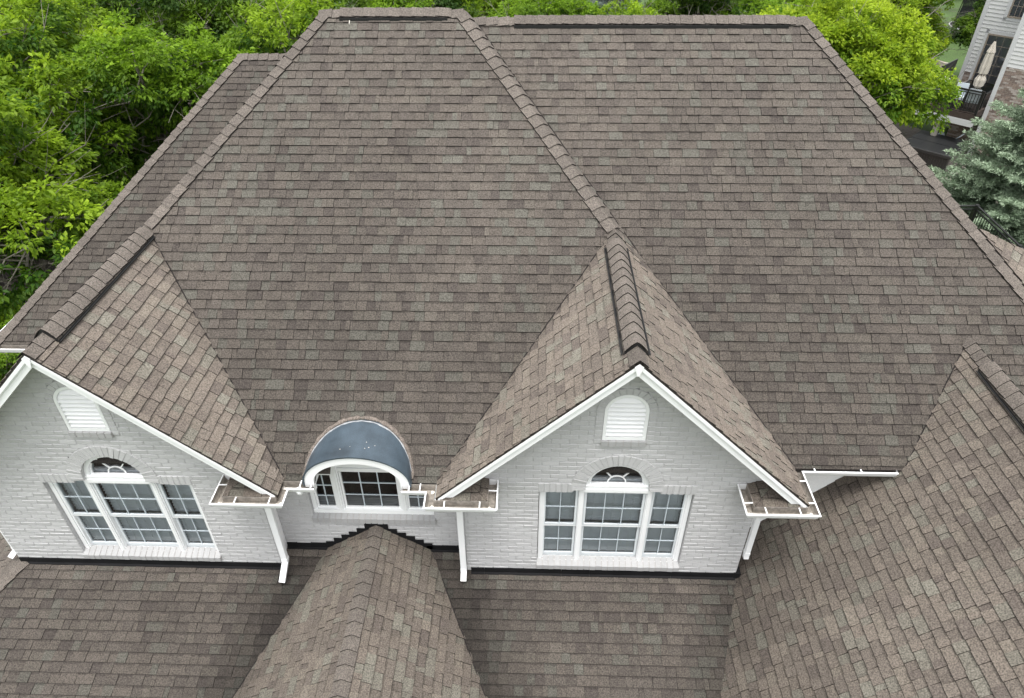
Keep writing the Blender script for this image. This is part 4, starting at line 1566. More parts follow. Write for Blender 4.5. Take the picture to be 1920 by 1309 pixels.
nh = thing('neighbour_house', 'pale sided neighbouring house with a dark raised deck, beside the bright green tree', 'house', tuple(N(1, -5, -2.3)))
GB = -2.35                                     # patio level
b = MB()
nbox(b, -1.05, 1.35, -5.0, -4.45, 0.0, 9.0)
nbox(b, 1.35, 6.5, -8.0, -1.25, -2.4, 9.0)
nbox(b, -1.05, 1.35, -8.0, -5.0, -2.4, 9.0)
w1 = b.build('wall', MT['trimw'], nh)
for (u0, u1, n0, z0, z1, holes) in ((-0.92, 1.35, -4.45, 0.52, 8.0, ((-0.50, 0.62, -1, 2.30), (-0.02, 0.70, 3.05, 4.9))), (1.50, 6.5, -1.25, 1.80, 8.0, ())):
    z = z0
    while z < z1:
        segs = [(u0, u1)]
        for (h0, h1, hz0, hz1) in holes:
            if z + 0.15 > hz0 and z < hz1:
                segs = [q for s_ in segs for q in ((s_[0], min(s_[1], h0)), (max(s_[0], h1), s_[1])) if q[1] - q[0] > 0.03]
        for (a_, c_) in segs:
            b = MB()
            b.hexa([N(a_, n0 + 0.030, z), N(c_, n0 + 0.030, z), N(c_, n0, z), N(a_, n0, z), N(a_, n0 + 0.008, z + 0.165), N(c_, n0 + 0.008, z + 0.165), N(c_, n0, z + 0.165), N(a_, n0, z + 0.165)])
            b.build('siding_board', MT['siding'], w1)
        z += 0.165
# corner boards and trim
b = MB()
nbox(b, -1.08, -0.90, -4.45, -4.40, 0.0, 8.5)
nbox(b, 1.33, 1.50, -1.25, -1.20, -2.3, 8.5)
nbox(b, -0.62, -0.50, -4.45, -4.41, 0.0, 2.45)
nbox(b, -0.62, 1.3, -4.45, -4.41, 2.30, 2.45)
nbox(b, -0.16, -0.02, -4.45, -4.41, 2.93, 5.0)
nbox(b, -0.16, 0.84, -4.45, -4.41, 2.93, 3.05)
b.build('corner_trim', MT['trimw'], nh)


def veneer(u0, u1, n0, z0, z1, seed):
    r = random.Random(seed)
    back = MB()
    nbox(back, u0, u1, n0 - 0.02, n0 + 0.004, z0, z1, (0.36, 0.32, 0.29))
    back.build('brick_veneer', MT['stone'], nh)
    b = MB()
    z, j = z0, 0
    while z < z1 - 0.03:
        u = u0 - (0.1 if j % 2 else 0)
        while u < u1:
            a_, c_ = max(u, u0), min(u + 0.19, u1)
            if c_ - a_ > 0.03:
                t = r.choice(((0.23, 0.18, 0.15), (0.27, 0.21, 0.18), (0.19, 0.15, 0.13), (0.33, 0.28, 0.25), (0.40, 0.36, 0.33)))
                nbox(b, a_, c_, n0 + 0.004, n0 + 0.018, z, z + 0.062, t)
            u += 0.205
        z += 0.074
        j += 1
    o = b.build('veneer_bricks', MT['stone'], nh)
    o['kind'] = 'stuff'


veneer(-1.05, -0.50, -4.44, 0.0, 0.50, 1)
veneer(1.50, 4.2, -1.24, GB, 1.78, 2)
# glazed door and upper window
for (u0, u1, z0, z1, cols, rows) in ((-0.50, 0.62, 0.06, 2.30, 3, 5), (-0.02, 0.70, 3.05, 4.9, 3, 4)):
    b = MB()
    n0 = -4.45
    for a_, c_, e0, e1 in ((u0, u0 + 0.07, z0, z1), (u1 - 0.07, u1, z0, z1), (u0, u1, z0, z0 + 0.07), (u0, u1, z1 - 0.07, z1)):
        nbox(b, a_, c_, n0, n0 + 0.05 + (0.003 if a_ == u0 and c_ == u1 else 0), e0, e1)
    fr = b.build('glazed_door' if z0 < 1 else 'window', MT['tanfr'], nh)
    b = MB()
    nbox(b, u0 + .05, u1 - .05, n0 - 0.06, n0 - 0.02, z0 + .03, z1 - .03)
    b.build('room', MT['dark'], fr)
    g = MB()
    for i in range(1, cols):
        u = u0 + .07 + (u1 - u0 - .14) * i / cols
        nbox(g, u - .01, u + .01, n0 + 0.012, n0 + 0.03, z0 + .07, z1 - .07)
    for i in range(1, rows):
        z = z0 + .07 + (z1 - z0 - .14) * i / rows
        nbox(g, u0 + .07, u1 - .07, n0 + 0.010, n0 + 0.028, z - .01, z + .01)
    g.build('grille', MT['tanfr'], fr)
    for i in range(cols):
        for j in range(rows):
            p = MB()
            ua, ub = u0 + .07 + (u1 - u0 - .14) * i / cols, u0 + .07 + (u1 - u0 - .14) * (i + 1) / cols
            za_, zb2 = z0 + .07 + (z1 - z0 - .14) * j / rows, z0 + .07 + (z1 - z0 - .14) * (j + 1) / rows
            p.add([N(ua, n0 + .005, za_), N(ub, n0 + .005, za_), N(ub, n0 + .005, zb2), N(ua, n0 + .005, zb2)], [(0, 1, 2, 3)])
            p.build('pane', MT['glassd'], fr)
# deck: boards, fascia beam, posts, railing
b = MB()
nbox(b, -3.3, 1.40, -0.06, 0.02, -0.30, -0.04)
nbox(b, -3.3, 1.30, -4.4, -0.06, -0.30, -0.06)
dk = b.build('deck', MT['deck'], nh)
b = MB()
nbox(b, -3.3, 1.36, -0.05, 0.04, -0.56, -0.30)
nbox(b, -3.3, 1.36, -0.20, -0.09, -0.56, -0.32)
b.build('beam', MT['trimw'], dk)
for i in range(30):
    b = MB()
    n1 = -0.07 - i * 0.145
    nbox(b, -3.3, 1.32, n1 - 0.138, n1, -0.055, -0.02 + (i % 3) * 0.001)
    b.build('deck_board', MT['deck'], dk)
for u in (-0.10, -3.1):
    b = MB()
    nbox(b, u - 0.09, u + 0.12, -0.45, -0.24, GB, -0.56)
    b.build('post', MT['cloth'], dk)
veneer(0.02, 1.4, -1.9, GB, -0.60, 3)
rb2 = MB()
nbox(rb2, -3.25, 1.38, -0.03, 0.03, 0.90, 0.95)
nbox(rb2, -3.25, 1.38, -0.02, 0.02, 0.80, 0.83)
nbox(rb2, -3.25, 1.38, -0.02, 0.02, 0.06, 0.10)
rail = rb2.build('railing', MT['iron'], dk)
for i in range(38):
    u = -3.2 + i * 0.122
    if u > 1.38:
        break
    p = MB()
    nbox(p, u - 0.012, u + 0.012, -0.012, 0.012, 0.10, 0.80)
    p.build('baluster', MT['iron'], rail)
for u in (-3.2, -1.3, 0.30, 1.34):
    p = MB()
    nbox(p, u - 0.045, u + 0.045, -0.045, 0.045, -0.02, 0.98)
    p.build('railing_post', MT['iron'], rail)
# left railing screen by the wall corner
p = MB()
nbox(p, -1.35, -1.30, -4.2, -2.4, 0.05, 1.05)
p.build('dark_screen', MT['iron'], dk)

# things on the deck
tb = thing('patio_table', 'glass topped patio table with a dark frame under the closed cream umbrella', 'table', tuple(N(0.65, -1.5, 0)))
b = MB()
for a_, c_, e0, e1 in ((0.0, 1.3, -0.72, -0.66), (0.0, 1.3, -2.36, -2.30), (0.0, 0.06, -2.30, -0.72), (1.24, 1.30, -2.30, -0.72)):
    nbox(b, a_, c_, e0, e1, 0.70, 0.735)
for u in (0.05, 1.20):
    for n in (-0.80, -2.25):
        nbox(b, u, u + 0.05, n - .05, n, 0, 0.70)
b.build('table_frame', MT['iron'], tb)
b = MB()
nbox(b, 0.06, 1.24, -2.30, -0.72, 0.712, 0.722)
b.build('glass_top', glass_mat('table_glass', (0.55, 0.6, 0.62), 0.12), tb)

um = thing('patio_umbrella', 'closed cream canvas umbrella standing through the deck table', 'umbrella', tuple(N(0.66, -1.4, 0)))
b = MB()
b.tube([N(0.66, -1.4, 0.0), N(0.66, -1.4, 2.74)], 0.02, 8)
b.build('pole', MT['wood'], um)
b = MB()
n = 16
rings = ((0.72, 0.10), (0.80, 0.17), (1.05, 0.19), (1.22, 0.13), (1.30, 0.10), (1.32, 0.16), (1.6, 0.165), (2.1, 0.135), (2.2, 0.115), (2.21, 0.15), (2.42, 0.09), (2.66, 0.03))
c0 = N(0.66, -1.4, 0)
V = []
for z, rr in rings:
    for k in range(n):
        q = 2 * math.pi * k / n
        f_ = rr * (1 + (0.22 if k % 2 else -0.18))
        V.append(c0 + Vector((f_ * math.cos(q), f_ * math.sin(q), z)))
b.add(V, [(i * n + k, i * n + (k + 1) % n, (i + 1) * n + (k + 1) % n, (i + 1) * n + k) for i in range(len(rings) - 1) for k in range(n)])
cv = b.build('canopy', MT['cloth'], um)
b = MB()
b.tube([N(0.66, -1.4, 2.64), N(0.66, -1.4, 2.74)], [0.035, 0.02], 8)
b.build('finial', MT['iron'], um)
b = MB()
b.tube([N(0.66, -1.4, 1.24), N(0.66, -1.4, 1.29)], 0.125, 12)
b.build('tie_strap', MT['wood'], cv)


def sling_chair(u, n, rz, label):
    """cushioned deck chair: dark frame with four legs, pale seat and back"""
    t_ = thing('deck_chair', label, 'chair', tuple(N(u, n, 0)), 'chairs on the neighbour\'s deck', rz, absolute=False)
    b = MB()
    for x in (-0.27, 0.27):
        b.bar((x, -0.27, 0), (x, -0.27, 0.62), 0.035)
        b.bar((x, 0.27, 0), (x, 0.34, 0.95), 0.035)
        b.bar((x, -0.29, 0.62), (x, 0.31, 0.62), 0.04, 0.03)
        b.bar((x, -0.27, 0.36), (x, 0.29, 0.36), 0.03)
    b.bar((-0.27, -0.27, 0.36), (0.27, -0.27, 0.36), 0.03)
    b.bar((-0.27, 0.34, 0.95), (0.27, 0.34, 0.95), 0.03)
    b.build('chair_frame', MT['iron'], t_)
    b = MB()
    b.hexa([(-.25, -.27, .38), (.25, -.27, .38), (.25, .25, .37), (-.25, .25, .37), (-.24, -.26, .48), (.24, -.26, .48), (.24, .24, .47), (-.24, .24, .47)])
    b.build('seat_cushion', MT['cushion'], t_)
    b = MB()
    b.hexa([(-.25, .20, .46), (.25, .20, .46), (.25, .30, .46), (-.25, .30, .46), (-.23, .27, .96), (.23, .27, .96), (.23, .36, .96), (-.23, .36, .96)])
    b.build('back_cushion', MT['cushion'], t_)
    return t_


base_rz = math.atan2(NU.y, NU.x)
sling_chair(0.30, -0.45, base_rz + 0.15, 'cushioned deck chair behind the railing post, left of the umbrella table')
sling_chair(0.95, -0.42, base_rz + math.pi + 0.1, 'cushioned deck chair nearest the corner board of the pale house')
sling_chair(-0.45, -0.75, base_rz + 0.9, 'cushioned deck chair partly behind the tree leaves at the railing')
bn = thing('white_cover', 'white cloth cover heaped on the deck left of the glass table', 'cover', tuple(N(-0.75, -1.5, 0)))
b = MB()
r = random.Random(4)
c0 = N(-0.75, -1.5, 0)
V = []
for i in range(7):
    for k in range(14):
        q = 2 * math.pi * k / 14
        rr = 0.36 * math.cos(i / 6 * math.pi / 2) ** 0.6 * (1 + 0.16 * math.sin(k * 2.3 + i)) + 0.01
        V.append(c0 + Vector((rr * math.cos(q) * 1.2, rr * math.sin(q), 0.95 * i / 6 + 0.0)))
b.add(V, [(i * 14 + k, i * 14 + (k + 1) % 14, (i + 1) * 14 + (k + 1) % 14, (i + 1) * 14 + k) for i in range(6) for k in range(14)])
b.build('cloth', MT['cloth'], bn, smooth=True)
lg = thing('covered_lounger', 'white covered lounge seat at the far corner of the deck', 'lounger', tuple(N(-1.9, -3.6, 0)))
b = MB()
nbox(b, -2.4, -1.3, -4.1, -3.2, 0.35, 0.50)
nbox(b, -2.4, -1.3, -4.2, -4.05, 0.50, 0.80)
b.build('cushion', MT['cloth'], lg)
b = MB()
for u in (-2.45, -1.3):
    for n_ in (-4.1, -3.2):
        nbox(b, u, u + .06, n_ - .06, n_, 0, .35)
nbox(b, -2.5, -1.2, -4.2, -3.1, 0.28, 0.348)
b.build('seat_frame', MT['iron'], lg)

# patio with the hot tub
pp = [N(-4.2, 4.2, 0), N(2.6, 3.6, 0), N(2.6, -1.9, 0), N(-4.2, -4.4, 0)]
b = MB()
b.add([(p.x, p.y, ground_z(p.x, p.y) + 0.03) for p in pp] + [(p.x, p.y, ground_z(p.x, p.y) + 0.06) for p in pp], [(0, 1, 5, 4), (1, 2, 6, 5), (2, 3, 7, 6), (3, 0, 4, 7), (4, 5, 6, 7)])
struct(b.build('patio', MT['patio']), 'grey stone patio below the neighbour\'s deck')
ht = thing('hot_tub', 'black covered hot tub on the patio in front of the neighbour\'s deck', 'hot tub', tuple(N(0.4, 0.6, GB)))


def rrect(u0, u1, n0, n1, z0, z1, b, bev=0.12, tint=(1, 1, 1)):
    P = []
    for (cu, cn, a0) in ((u1 - bev, n1 - bev, 0), (u0 + bev, n1 - bev, 90), (u0 + bev, n0 + bev, 180), (u1 - bev, n0 + bev, 270)):
        for k in range(4):
            q = math.radians(a0 + 30 * k)
            P.append((cu + bev * math.cos(q), cn + bev * math.sin(q)))
    m = len(P)
    b.add([N(u, n, z0) for u, n in P] + [N(u, n, z1) for u, n in P], [tuple(range(m))[::-1], tuple(range(m, 2 * m))] + [(i, (i + 1) % m, (i + 1) % m + m, i + m) for i in range(m)], tint)


b = MB()
rrect(-0.62, 1.45, -0.55, 1.75, GB + 0.05, GB + 0.86, b)
for i in range(18):                              # vertical cabinet slats
    u = -0.5 + i * 0.108
    nbox(b, u, u + 0.09, 1.75, 1.762, GB + 0.10, GB + 0.80)
b.build('cabinet', MT['tub'], ht)
b = MB()
rrect(-0.72, 1.55, 0.62, 1.88, GB + 0.87, GB + 0.97, b, 0.1)
rrect(-0.72, 1.55, -0.66, 0.58, GB + 0.87, GB + 0.97, b, 0.1)
for i in range(15):
    u = -0.62 + i * 0.145
    nbox(b, u, u + 0.012, -0.55, 0.50, GB + 0.97, GB + 0.976)
    nbox(b, u, u + 0.012, 0.70, 1.80, GB + 0.97, GB + 0.976)
b.build('folding_cover', MT['tub'], ht)
b = MB()
b.tube([N(-0.74, 1.9, GB + .82), N(-0.74, 1.93, GB + 1.02), N(-0.2, 1.98, GB + 1.03), N(1.5, 1.98, GB + 1.03)], 0.018, 6)
b.build('cover_rail', MT['iron'], ht)
lc = thing('patio_lounge_chair', 'pale reclining lounge chair under the deck behind the hot tub', 'lounge chair', tuple(N(0.5, -1.1, GB)))
b = MB()
V = [N(0.0, -0.9, GB + .95), N(0.25, -0.9, GB + .62), N(0.55, -0.9, GB + .60), N(0.85, -0.9, GB + 1.0), N(0.92, -0.9, GB + 1.05)]
for i in range(4):
    a_, c_ = V[i], V[i + 1]
    b.hexa([a_ - NN * 0.3, c_ - NN * 0.3, c_ + NN * 0.3, a_ + NN * 0.3, a_ - NN * 0.3 + Vector((0, 0, .06)), c_ - NN * 0.3 + Vector((0, 0, .06)), c_ + NN * 0.3 + Vector((0, 0, .06)), a_ + NN * 0.3 + Vector((0, 0, .06))])
b.build('sling_seat', MT['cushion'], lc)
b = MB()
for n_ in (-1.2, -0.6):
    b.bar(N(0.2, n_, GB + .03), N(0.75, n_, GB + .90), 0.03)
    b.bar(N(0.75, n_, GB + .03), N(0.15, n_, GB + .75), 0.03)
b.build('leg_frame', MT['iron'], lc)

# trampoline behind the neighbour's corner, wooden chair on the lawn
tc = Vector((33.0, 56.8, ground_z(33.0, 56.8)))
tr = thing('trampoline', 'round trampoline with a tall black safety net behind the pale house', 'trampoline', tuple(tc))
b = MB()
n = 28
prof = [(0.9, 1.75), (1.1, 1.74), (1.6, 1.62), (2.2, 1.55), (2.7, 1.60), (3.0, 1.75)]
step = 2 * math.pi / n
for i in range(len(prof) - 1):
    for k in range(n):
        for m in (0, 1, 2):                          # open mesh: threads with gaps
            q0 = (k + m / 3) * step
            q1 = q0 + step * 0.20
            (z0, r0), (z1, r1) = prof[i], prof[i + 1]
            b.add([tc + Vector((r0 * math.cos(q0), r0 * math.sin(q0), z0)), tc + Vector((r0 * math.cos(q1), r0 * math.sin(q1), z0)),
                   tc + Vector((r1 * math.cos(q1), r1 * math.sin(q1), z1)), tc + Vector((r1 * math.cos(q0), r1 * math.sin(q0), z1))], [(0, 1, 2, 3)])
    for h in range(7):
        t_ = h / 7
        (z0, r0), (z1, r1) = prof[i], prof[i + 1]
        zz, rr = z0 + (z1 - z0) * t_, r0 + (r1 - r0) * t_
        for k in range(n):
            q0, q1 = k * step, (k + 1) * step
            b.add([tc + Vector((rr * math.cos(q), rr * math.sin(q), zz + d)) for q, d in ((q0, 0), (q1, 0), (q1, .03), (q0, .03))], [(0, 1, 2, 3)])
b.build('safety_net', MT['net'], tr)
b = MB()
b.tube([tc + Vector((1.78 * math.cos(k * step), 1.78 * math.sin(k * step), 3.02)) for k in range(n + 1)], 0.04, 6)
b.build('top_ring', MT['trimw'], tr)
b = MB()
V = [tc + Vector((r_ * math.cos(k * step), r_ * math.sin(k * step), 0.88)) for r_ in (0.01, 1.95) for k in range(n)]
b.add(V, [(k, (k + 1) % n, (k + 1) % n + n, k + n) for k in range(n)])
b.build('jump_mat', MT['net'], tr)
b = MB()
b.tube([tc + Vector((2.0 * math.cos(k * step), 2.0 * math.sin(k * step), 0.88)) for k in range(n + 1)], 0.05, 6)
b.build('frame_ring', MT['trimw'], tr)
for k in range(6):
    q = k * math.pi / 3
    p = MB()
    c = tc + Vector((2.0 * math.cos(q), 2.0 * math.sin(q), 0))
    p.bar(c, c + Vector((0, 0, 0.88)), 0.06)
    p.build('leg', MT['trimw'], tr)
    p = MB()
    p.tube([c + Vector((0, 0, .88)), tc + Vector((1.80 * math.cos(q), 1.80 * math.sin(q), 3.0))], 0.025, 6)
    p.build('net_pole', MT['iron'], tr)

wc = thing('adirondack_chair', 'weathered brown wooden garden chair on the lawn left of the trampoline', 'chair', (26.3, 48.6, ground_z(26.3, 48.6)), rz=0.5, absolute=False)
for i in range(5):
    b = MB()
    x = -0.28 + i * 0.14
    b.hexa([(x - .06, .30, .30), (x + .06, .30, .30), (x + .06, .33, .30), (x - .06, .33, .30), (x - .06, .62, 1.1), (x + .06, .62, 1.1), (x + .06, .65, 1.1), (x - .06, .65, 1.1)])
    b.build('back_slat', MT['wood'], wc)
for i in range(5):
    b = MB()
    y = -0.35 + i * 0.13
    b.box(-.32, .32, y, y + .11, .38 - i * .02, .40 - i * .02)
    b.build('seat_slat', MT['wood'], wc)
for x in (-.38, .38):
    b = MB()
    b.box(x - .07, x + .07, -.4, .35, .56, .585)
    b.build('arm_rest', MT['wood'], wc)
    for y0 in (-.36, .30):
        b = MB()
        b.box(x - .02, x + .02, y0 - .05, y0 + .05, 0, .56)
        b.build('leg', MT['wood'], wc)

# black metal railing of a raised terrace beyond the right eave
tcz = -8.35 + ZO
A_, B_, C_ = Vector((10.6, 17.55, 0)), Vector((11.9, 17.6, 0)), Vector((11.75, 13.2, 0))
rl = thing('terrace_railing', 'black metal terrace railing between the right roof hip and the blue green spruce', 'railing', (11.8, 15.5, tcz - 1.0))
b = MB()
for p, q in ((A_, B_), (B_, C_)):
    for h, w_ in ((0.0, 0.05), (-0.10, 0.03), (-0.88, 0.03)):
        b.bar(p + Vector((0, 0, tcz + h)), q + Vector((0, 0, tcz + h)), w_, 0.03)
b.build('rail', MT['iron'], rl)
for p, q in ((A_, B_), (B_, C_)):
    L = (q - p).length
    k = 0.06
    while k < L:
        c = p + (q - p) * (k / L)
        b = MB()
        b.bar(c + Vector((0, 0, tcz - 0.88)), c + Vector((0, 0, tcz - 0.10)), 0.016)
        b.build('baluster', MT['iron'], rl)
        k += 0.115
for c in (A_, B_, (B_ + C_) / 2, C_):
    b = MB()
    b.bar(c + Vector((0, 0, tcz - 1.0)), c + Vector((0, 0, tcz + 0.03)), 0.09)
    b.build('railing_post', MT['iron'], rl)
b = MB()
b.box(7.0, 12.0, 13.1, 17.7, tcz - 1.2, tcz - 1.0)
b.box(11.7, 11.9, 13.2, 13.4, 0, tcz - 1.2)
b.box(11.7, 11.9, 17.3, 17.5, 0, tcz - 1.2)
tt = b.build('terrace', MT['deck'])
tt['label'] = 'dark raised terrace at the right side of the big house'
tt['category'] = 'terrace'

# ------------------------------------------------------------------ trees


def fast_mesh(name, V, F3, tint, mats, parent):
    """V (n,3), F3 (m,3) triangles, tint (m,3)"""
    me = bpy.data.meshes.new(name)
    me.vertices.add(len(V))
    me.vertices.foreach_set('co', np.ascontiguousarray(V, dtype=np.float32).ravel())
    me.loops.add(len(F3) * 3)
    me.loops.foreach_set('vertex_index', np.ascontiguousarray(F3, dtype=np.int32).ravel())
    me.polygons.add(len(F3))
    me.polygons.foreach_set('loop_start', np.arange(0, len(F3) * 3, 3, dtype=np.int32))
    at = me.attributes.new('tint', 'FLOAT_COLOR', 'CORNER')
    t4 = np.repeat(np.c_[tint, np.ones(len(tint))], 3, axis=0)
    at.data.foreach_set('color', t4.astype(np.float32).ravel())
    me.materials.append(mats)
    me.update(calc_edges=True)
    me.validate()
    return me


def norm(a):
    return a / np.maximum(np.linalg.norm(a, axis=1, keepdims=True), 1e-6)


def leaves(centers, outdir, n_per, spread, size, droop, cols, r, elong=1.9, clump=None):
    """folded two-triangle leaves around cluster centres"""
    m = len(centers) * n_per
    c = np.repeat(centers, n_per, axis=0)
    od = np.repeat(outdir, n_per, axis=0)
    off = r.normal(size=(m, 3)) * spread * np.array([1, 1, 0.55])
    p = c + off
    d = norm(od * 1.0 + r.normal(size=(m, 3)) * 0.38 + np.array([0, 0, -droop]))
    up = norm(r.normal(size=(m, 3)) * 0.42 + np.array([0, 0, 1.0]) + od * 0.25)
    side = norm(np.cross(d, up))
    nrm_ = np.cross(side, d)
    s_ = size * r.uniform(0.65, 1.3, size=(m, 1))
    w = s_ / elong
    base, tip = p, p + d * s_
    mid = p + d * s_ * 0.45 - nrm_ * w * 0.0
    L = mid - side * w * 0.5 + nrm_ * w * 0.22
    R = mid + side * w * 0.5 + nrm_ * w * 0.22
    V = np.stack([base, L, tip, R], axis=1).reshape(-1, 3)
    i = np.arange(m) * 4
    F = np.stack([np.stack([i, i + 2, i + 1], 1), np.stack([i, i + 3, i + 2], 1)], 1).reshape(-1, 3)
    cl = np.repeat(clump if clump is not None else r.uniform(0, 1, len(centers)), n_per)
    # yellower new tips, and the brightness of lit fronds painted in
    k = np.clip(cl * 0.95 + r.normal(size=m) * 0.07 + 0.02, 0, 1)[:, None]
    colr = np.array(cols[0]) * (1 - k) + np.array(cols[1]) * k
    colr = colr * r.uniform(0.82, 1.15, size=(m, 1))
    return V, F, np.repeat(colr, 2, axis=0)


def crown_points(n_fronds, per, lobes, r, frond=0.42):
    """leaf fronds: flattened sprays set on the outside of overlapping lobes, with gaps between"""
    P, D, K = [], [], []
    wts = np.array([l[3] ** 2 for l in lobes])
    wts = wts / wts.sum()
    for (lx, ly, lz, R, fl), w in zip(lobes, wts):
        k = max(4, int(n_fronds * w))
        d = norm(r.normal(size=(k, 3)) + np.array([0, 0, 0.30]))
        rad = R * (0.62 + 0.50 * r.uniform(0, 1, size=(k, 1)))
        c = np.array([lx, ly, lz]) + d * rad * np.array([1, 1, fl])
        size = frond * r.uniform(0.55, 1.35, size=(k, 1))
        young_lit = np.clip(0.20 + 0.50 * np.clip(d[:, 2], -0.4, 1) + 0.30 * (rad[:, 0] / R - 0.85) + r.normal(size=k) * 0.24, 0, 1)  # light painted into the colour: upward and outer fronds brighter
        for i in range(k):
            tilt = norm((d[i] * np.array([1, 1, 0.3]) * 0.55 + np.array([0, 0, 1]) + r.normal(size=3) * 0.18)[None])[0]
            ang = r.uniform(0, 2 * np.pi, per)
            rr = size[i] * np.sqrt(r.uniform(0.02, 1, per))
            e1 = norm(np.cross(tilt, np.array([0.3, 0.8, 0.1]))[None])[0]
            e2 = np.cross(tilt, e1)
            stretch = r.uniform(0.45, 0.95)
            off = e1 * (rr * np.cos(ang))[:, None] + e2 * (rr * np.sin(ang) * stretch)[:, None] + tilt * (r.normal(size=per) * 0.07 - 0.35 * (rr / size[i]) ** 2 * size[i])[:, None]
            P.append(c[i] + off)
            D.append(norm(off * 1.0 / size[i] + d[i] * 0.5))
            K.append(np.clip(young_lit[i] + 0.15 * (rr / size[i] - 0.5) + r.normal(size=per) * 0.06, 0, 1))
    return np.concatenate(P), np.concatenate(D), np.concatenate(K)


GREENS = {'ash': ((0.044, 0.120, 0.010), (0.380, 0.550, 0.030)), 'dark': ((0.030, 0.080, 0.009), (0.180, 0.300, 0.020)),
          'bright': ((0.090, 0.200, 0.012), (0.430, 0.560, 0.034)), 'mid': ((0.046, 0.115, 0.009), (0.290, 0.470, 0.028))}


def broad_tree_data(seed, H, R, kind, n_clusters, n_per, size, droop, lob=9, frond=0.42):
    """returns meshes (trunk, branches, crown), origin at the foot"""
    r = np.random.default_rng(seed)
    pr = random.Random(seed)
    lobes = []
    for i in range(lob):
        q = 2.4 * i + pr.uniform(-.4, .4)
        rr = R * math.sqrt((i + 0.4) / lob) * 0.72
        z = H * (0.80 - 0.30 * (rr / R)) + pr.uniform(-0.10, 0.12) * H - (0.14 * H if i % 3 == 2 else 0)
        lobes.append((rr * math.cos(q), rr * math.sin(q), z, R * pr.uniform(0.30, 0.48), pr.uniform(0.6, 0.9)))
    P, D, K = crown_points(n_clusters, 32, lobes, r, frond)
    # trunk and limbs
    tr_, br = MB(), MB()
    top = H * 0.62
    bend = (pr.uniform(-.5, .5), pr.uniform(-.5, .5))
    tp = [(bend[0] * math.sin(t_ * 2.2) * 0.8, bend[1] * math.sin(t_ * 1.8) * 0.8, top * t_) for t_ in (0, .12, .3, .5, .75, 1)]
    r0 = 0.035 * H * 0.55
    tr_.tube([(0, 0, -0.3)] + tp[1:], [r0 * 1.4, r0 * 1.05, r0 * 0.9, r0 * 0.8, r0 * 0.62, r0 * 0.5], 9)
    twigs = []
    for (lx, ly, lz, LR, fl) in lobes:
        t0 = pr.uniform(0.45, 0.98)
        k = t0 * 5
        i0 = min(4, int(k))
        st = Vector(tp[i0]).lerp(Vector(tp[i0 + 1]), k - i0)
        en = Vector((lx, ly, lz))
        md = st.lerp(en, 0.5) + Vector((pr.uniform(-.3, .3), pr.uniform(-.3, .3), -0.10 * (en - st).length + pr.uniform(-.1, .2)))
        pts = []
        for u in (0, .2, .4, .6, .8, 1):
            pts.append(st * (1 - u) ** 2 + md * 2 * u * (1 - u) + en * u * u + Vector((pr.uniform(-.08, .08), pr.uniform(-.08, .08), pr.uniform(-.08, .08))))
        ra_ = r0 * pr.uniform(0.36, 0.62)
        br.tube(pts, [ra_ * (1 - 0.13 * i) for i in range(6)], 6)
        for j in range(20):
            u = pr.uniform(0.3, 1)
            k = min(4, int(u * 5))
            a = pts[k].lerp(pts[k + 1], u * 5 - k)
            d = Vector((pr.gauss(0, 1), pr.gauss(0, 1), pr.gauss(0.25, .6))).normalized()
            ln = LR * pr.uniform(0.8, 1.9)
            q = [a]
            for m in range(4):
                d = (d + Vector((pr.gauss(0, .25), pr.gauss(0, .25), pr.gauss(0, .22)))).normalized()
                q.append(q[-1] + d * ln / 4)
            ra2 = ra_ * 0.34
            br.tube(q, [ra2, ra2 * .8, ra2 * .6, ra2 * .42, ra2 * .22], 4, cap=False)
            for m in (2, 3):
                dd = (d + Vector((pr.gauss(0, .9), pr.gauss(0, .9), pr.gauss(0, .6)))).normalized()
                br.tube([q[m], q[m] + dd * ln * 0.25, q[m] + dd * ln * 0.42 + Vector((0, 0, pr.uniform(-.1, .1)))], [ra2 * .35, ra2 * .22, ra2 * .1], 3, cap=False)
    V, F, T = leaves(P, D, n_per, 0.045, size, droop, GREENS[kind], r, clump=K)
    return tr_, br, fast_mesh('crown', V, F, T, MT['leaf'], None)


class TreeKit:
    def __init__(s, *a):
        tr_, br, s.crown = broad_tree_data(*a)
        tmp = tr_.build('trunk', MT['bark'], None, smooth=True)
        s.trunk = tmp.data
        bpy.data.objects.remove(tmp)
        tmp = br.build('branches', MT['bark'], None, smooth=True)
        s.branches = tmp.data
        bpy.data.objects.remove(tmp)
        s.R = a[2]

    def place(s, x, y, scale, rz, label, group, zs=1.0):
        t_ = thing('tree', label, 'tree', (x, y, ground_z(x, y)), group, rz, absolute=False)
        t_.scale = (scale, scale, scale * zs)
        for nm, me in (('trunk', s.trunk), ('branches', s.branches), ('crown', s.crown)):
            o = bpy.data.objects.new(nm, me)
            col.objects.link(o)
            o.parent = t_
        return t_


def R_(lo, hi):
    return rnd.uniform(lo, hi)


ash = TreeKit(21, 9.8, 3.9, 'ash', 660, 3, 0.155, 0.40, 13, 0.46)
ashb = TreeKit(22, 9.2, 3.6, 'mid', 600, 3, 0.15, 0.40, 11, 0.42)
darkt = TreeKit(23, 8.4, 3.6, 'dark', 700, 3, 0.15, 0.45, 11, 0.40)
maple = TreeKit(24, 9.4, 3.4, 'bright', 1250, 3, 0.125, 0.22, 16, 0.33)

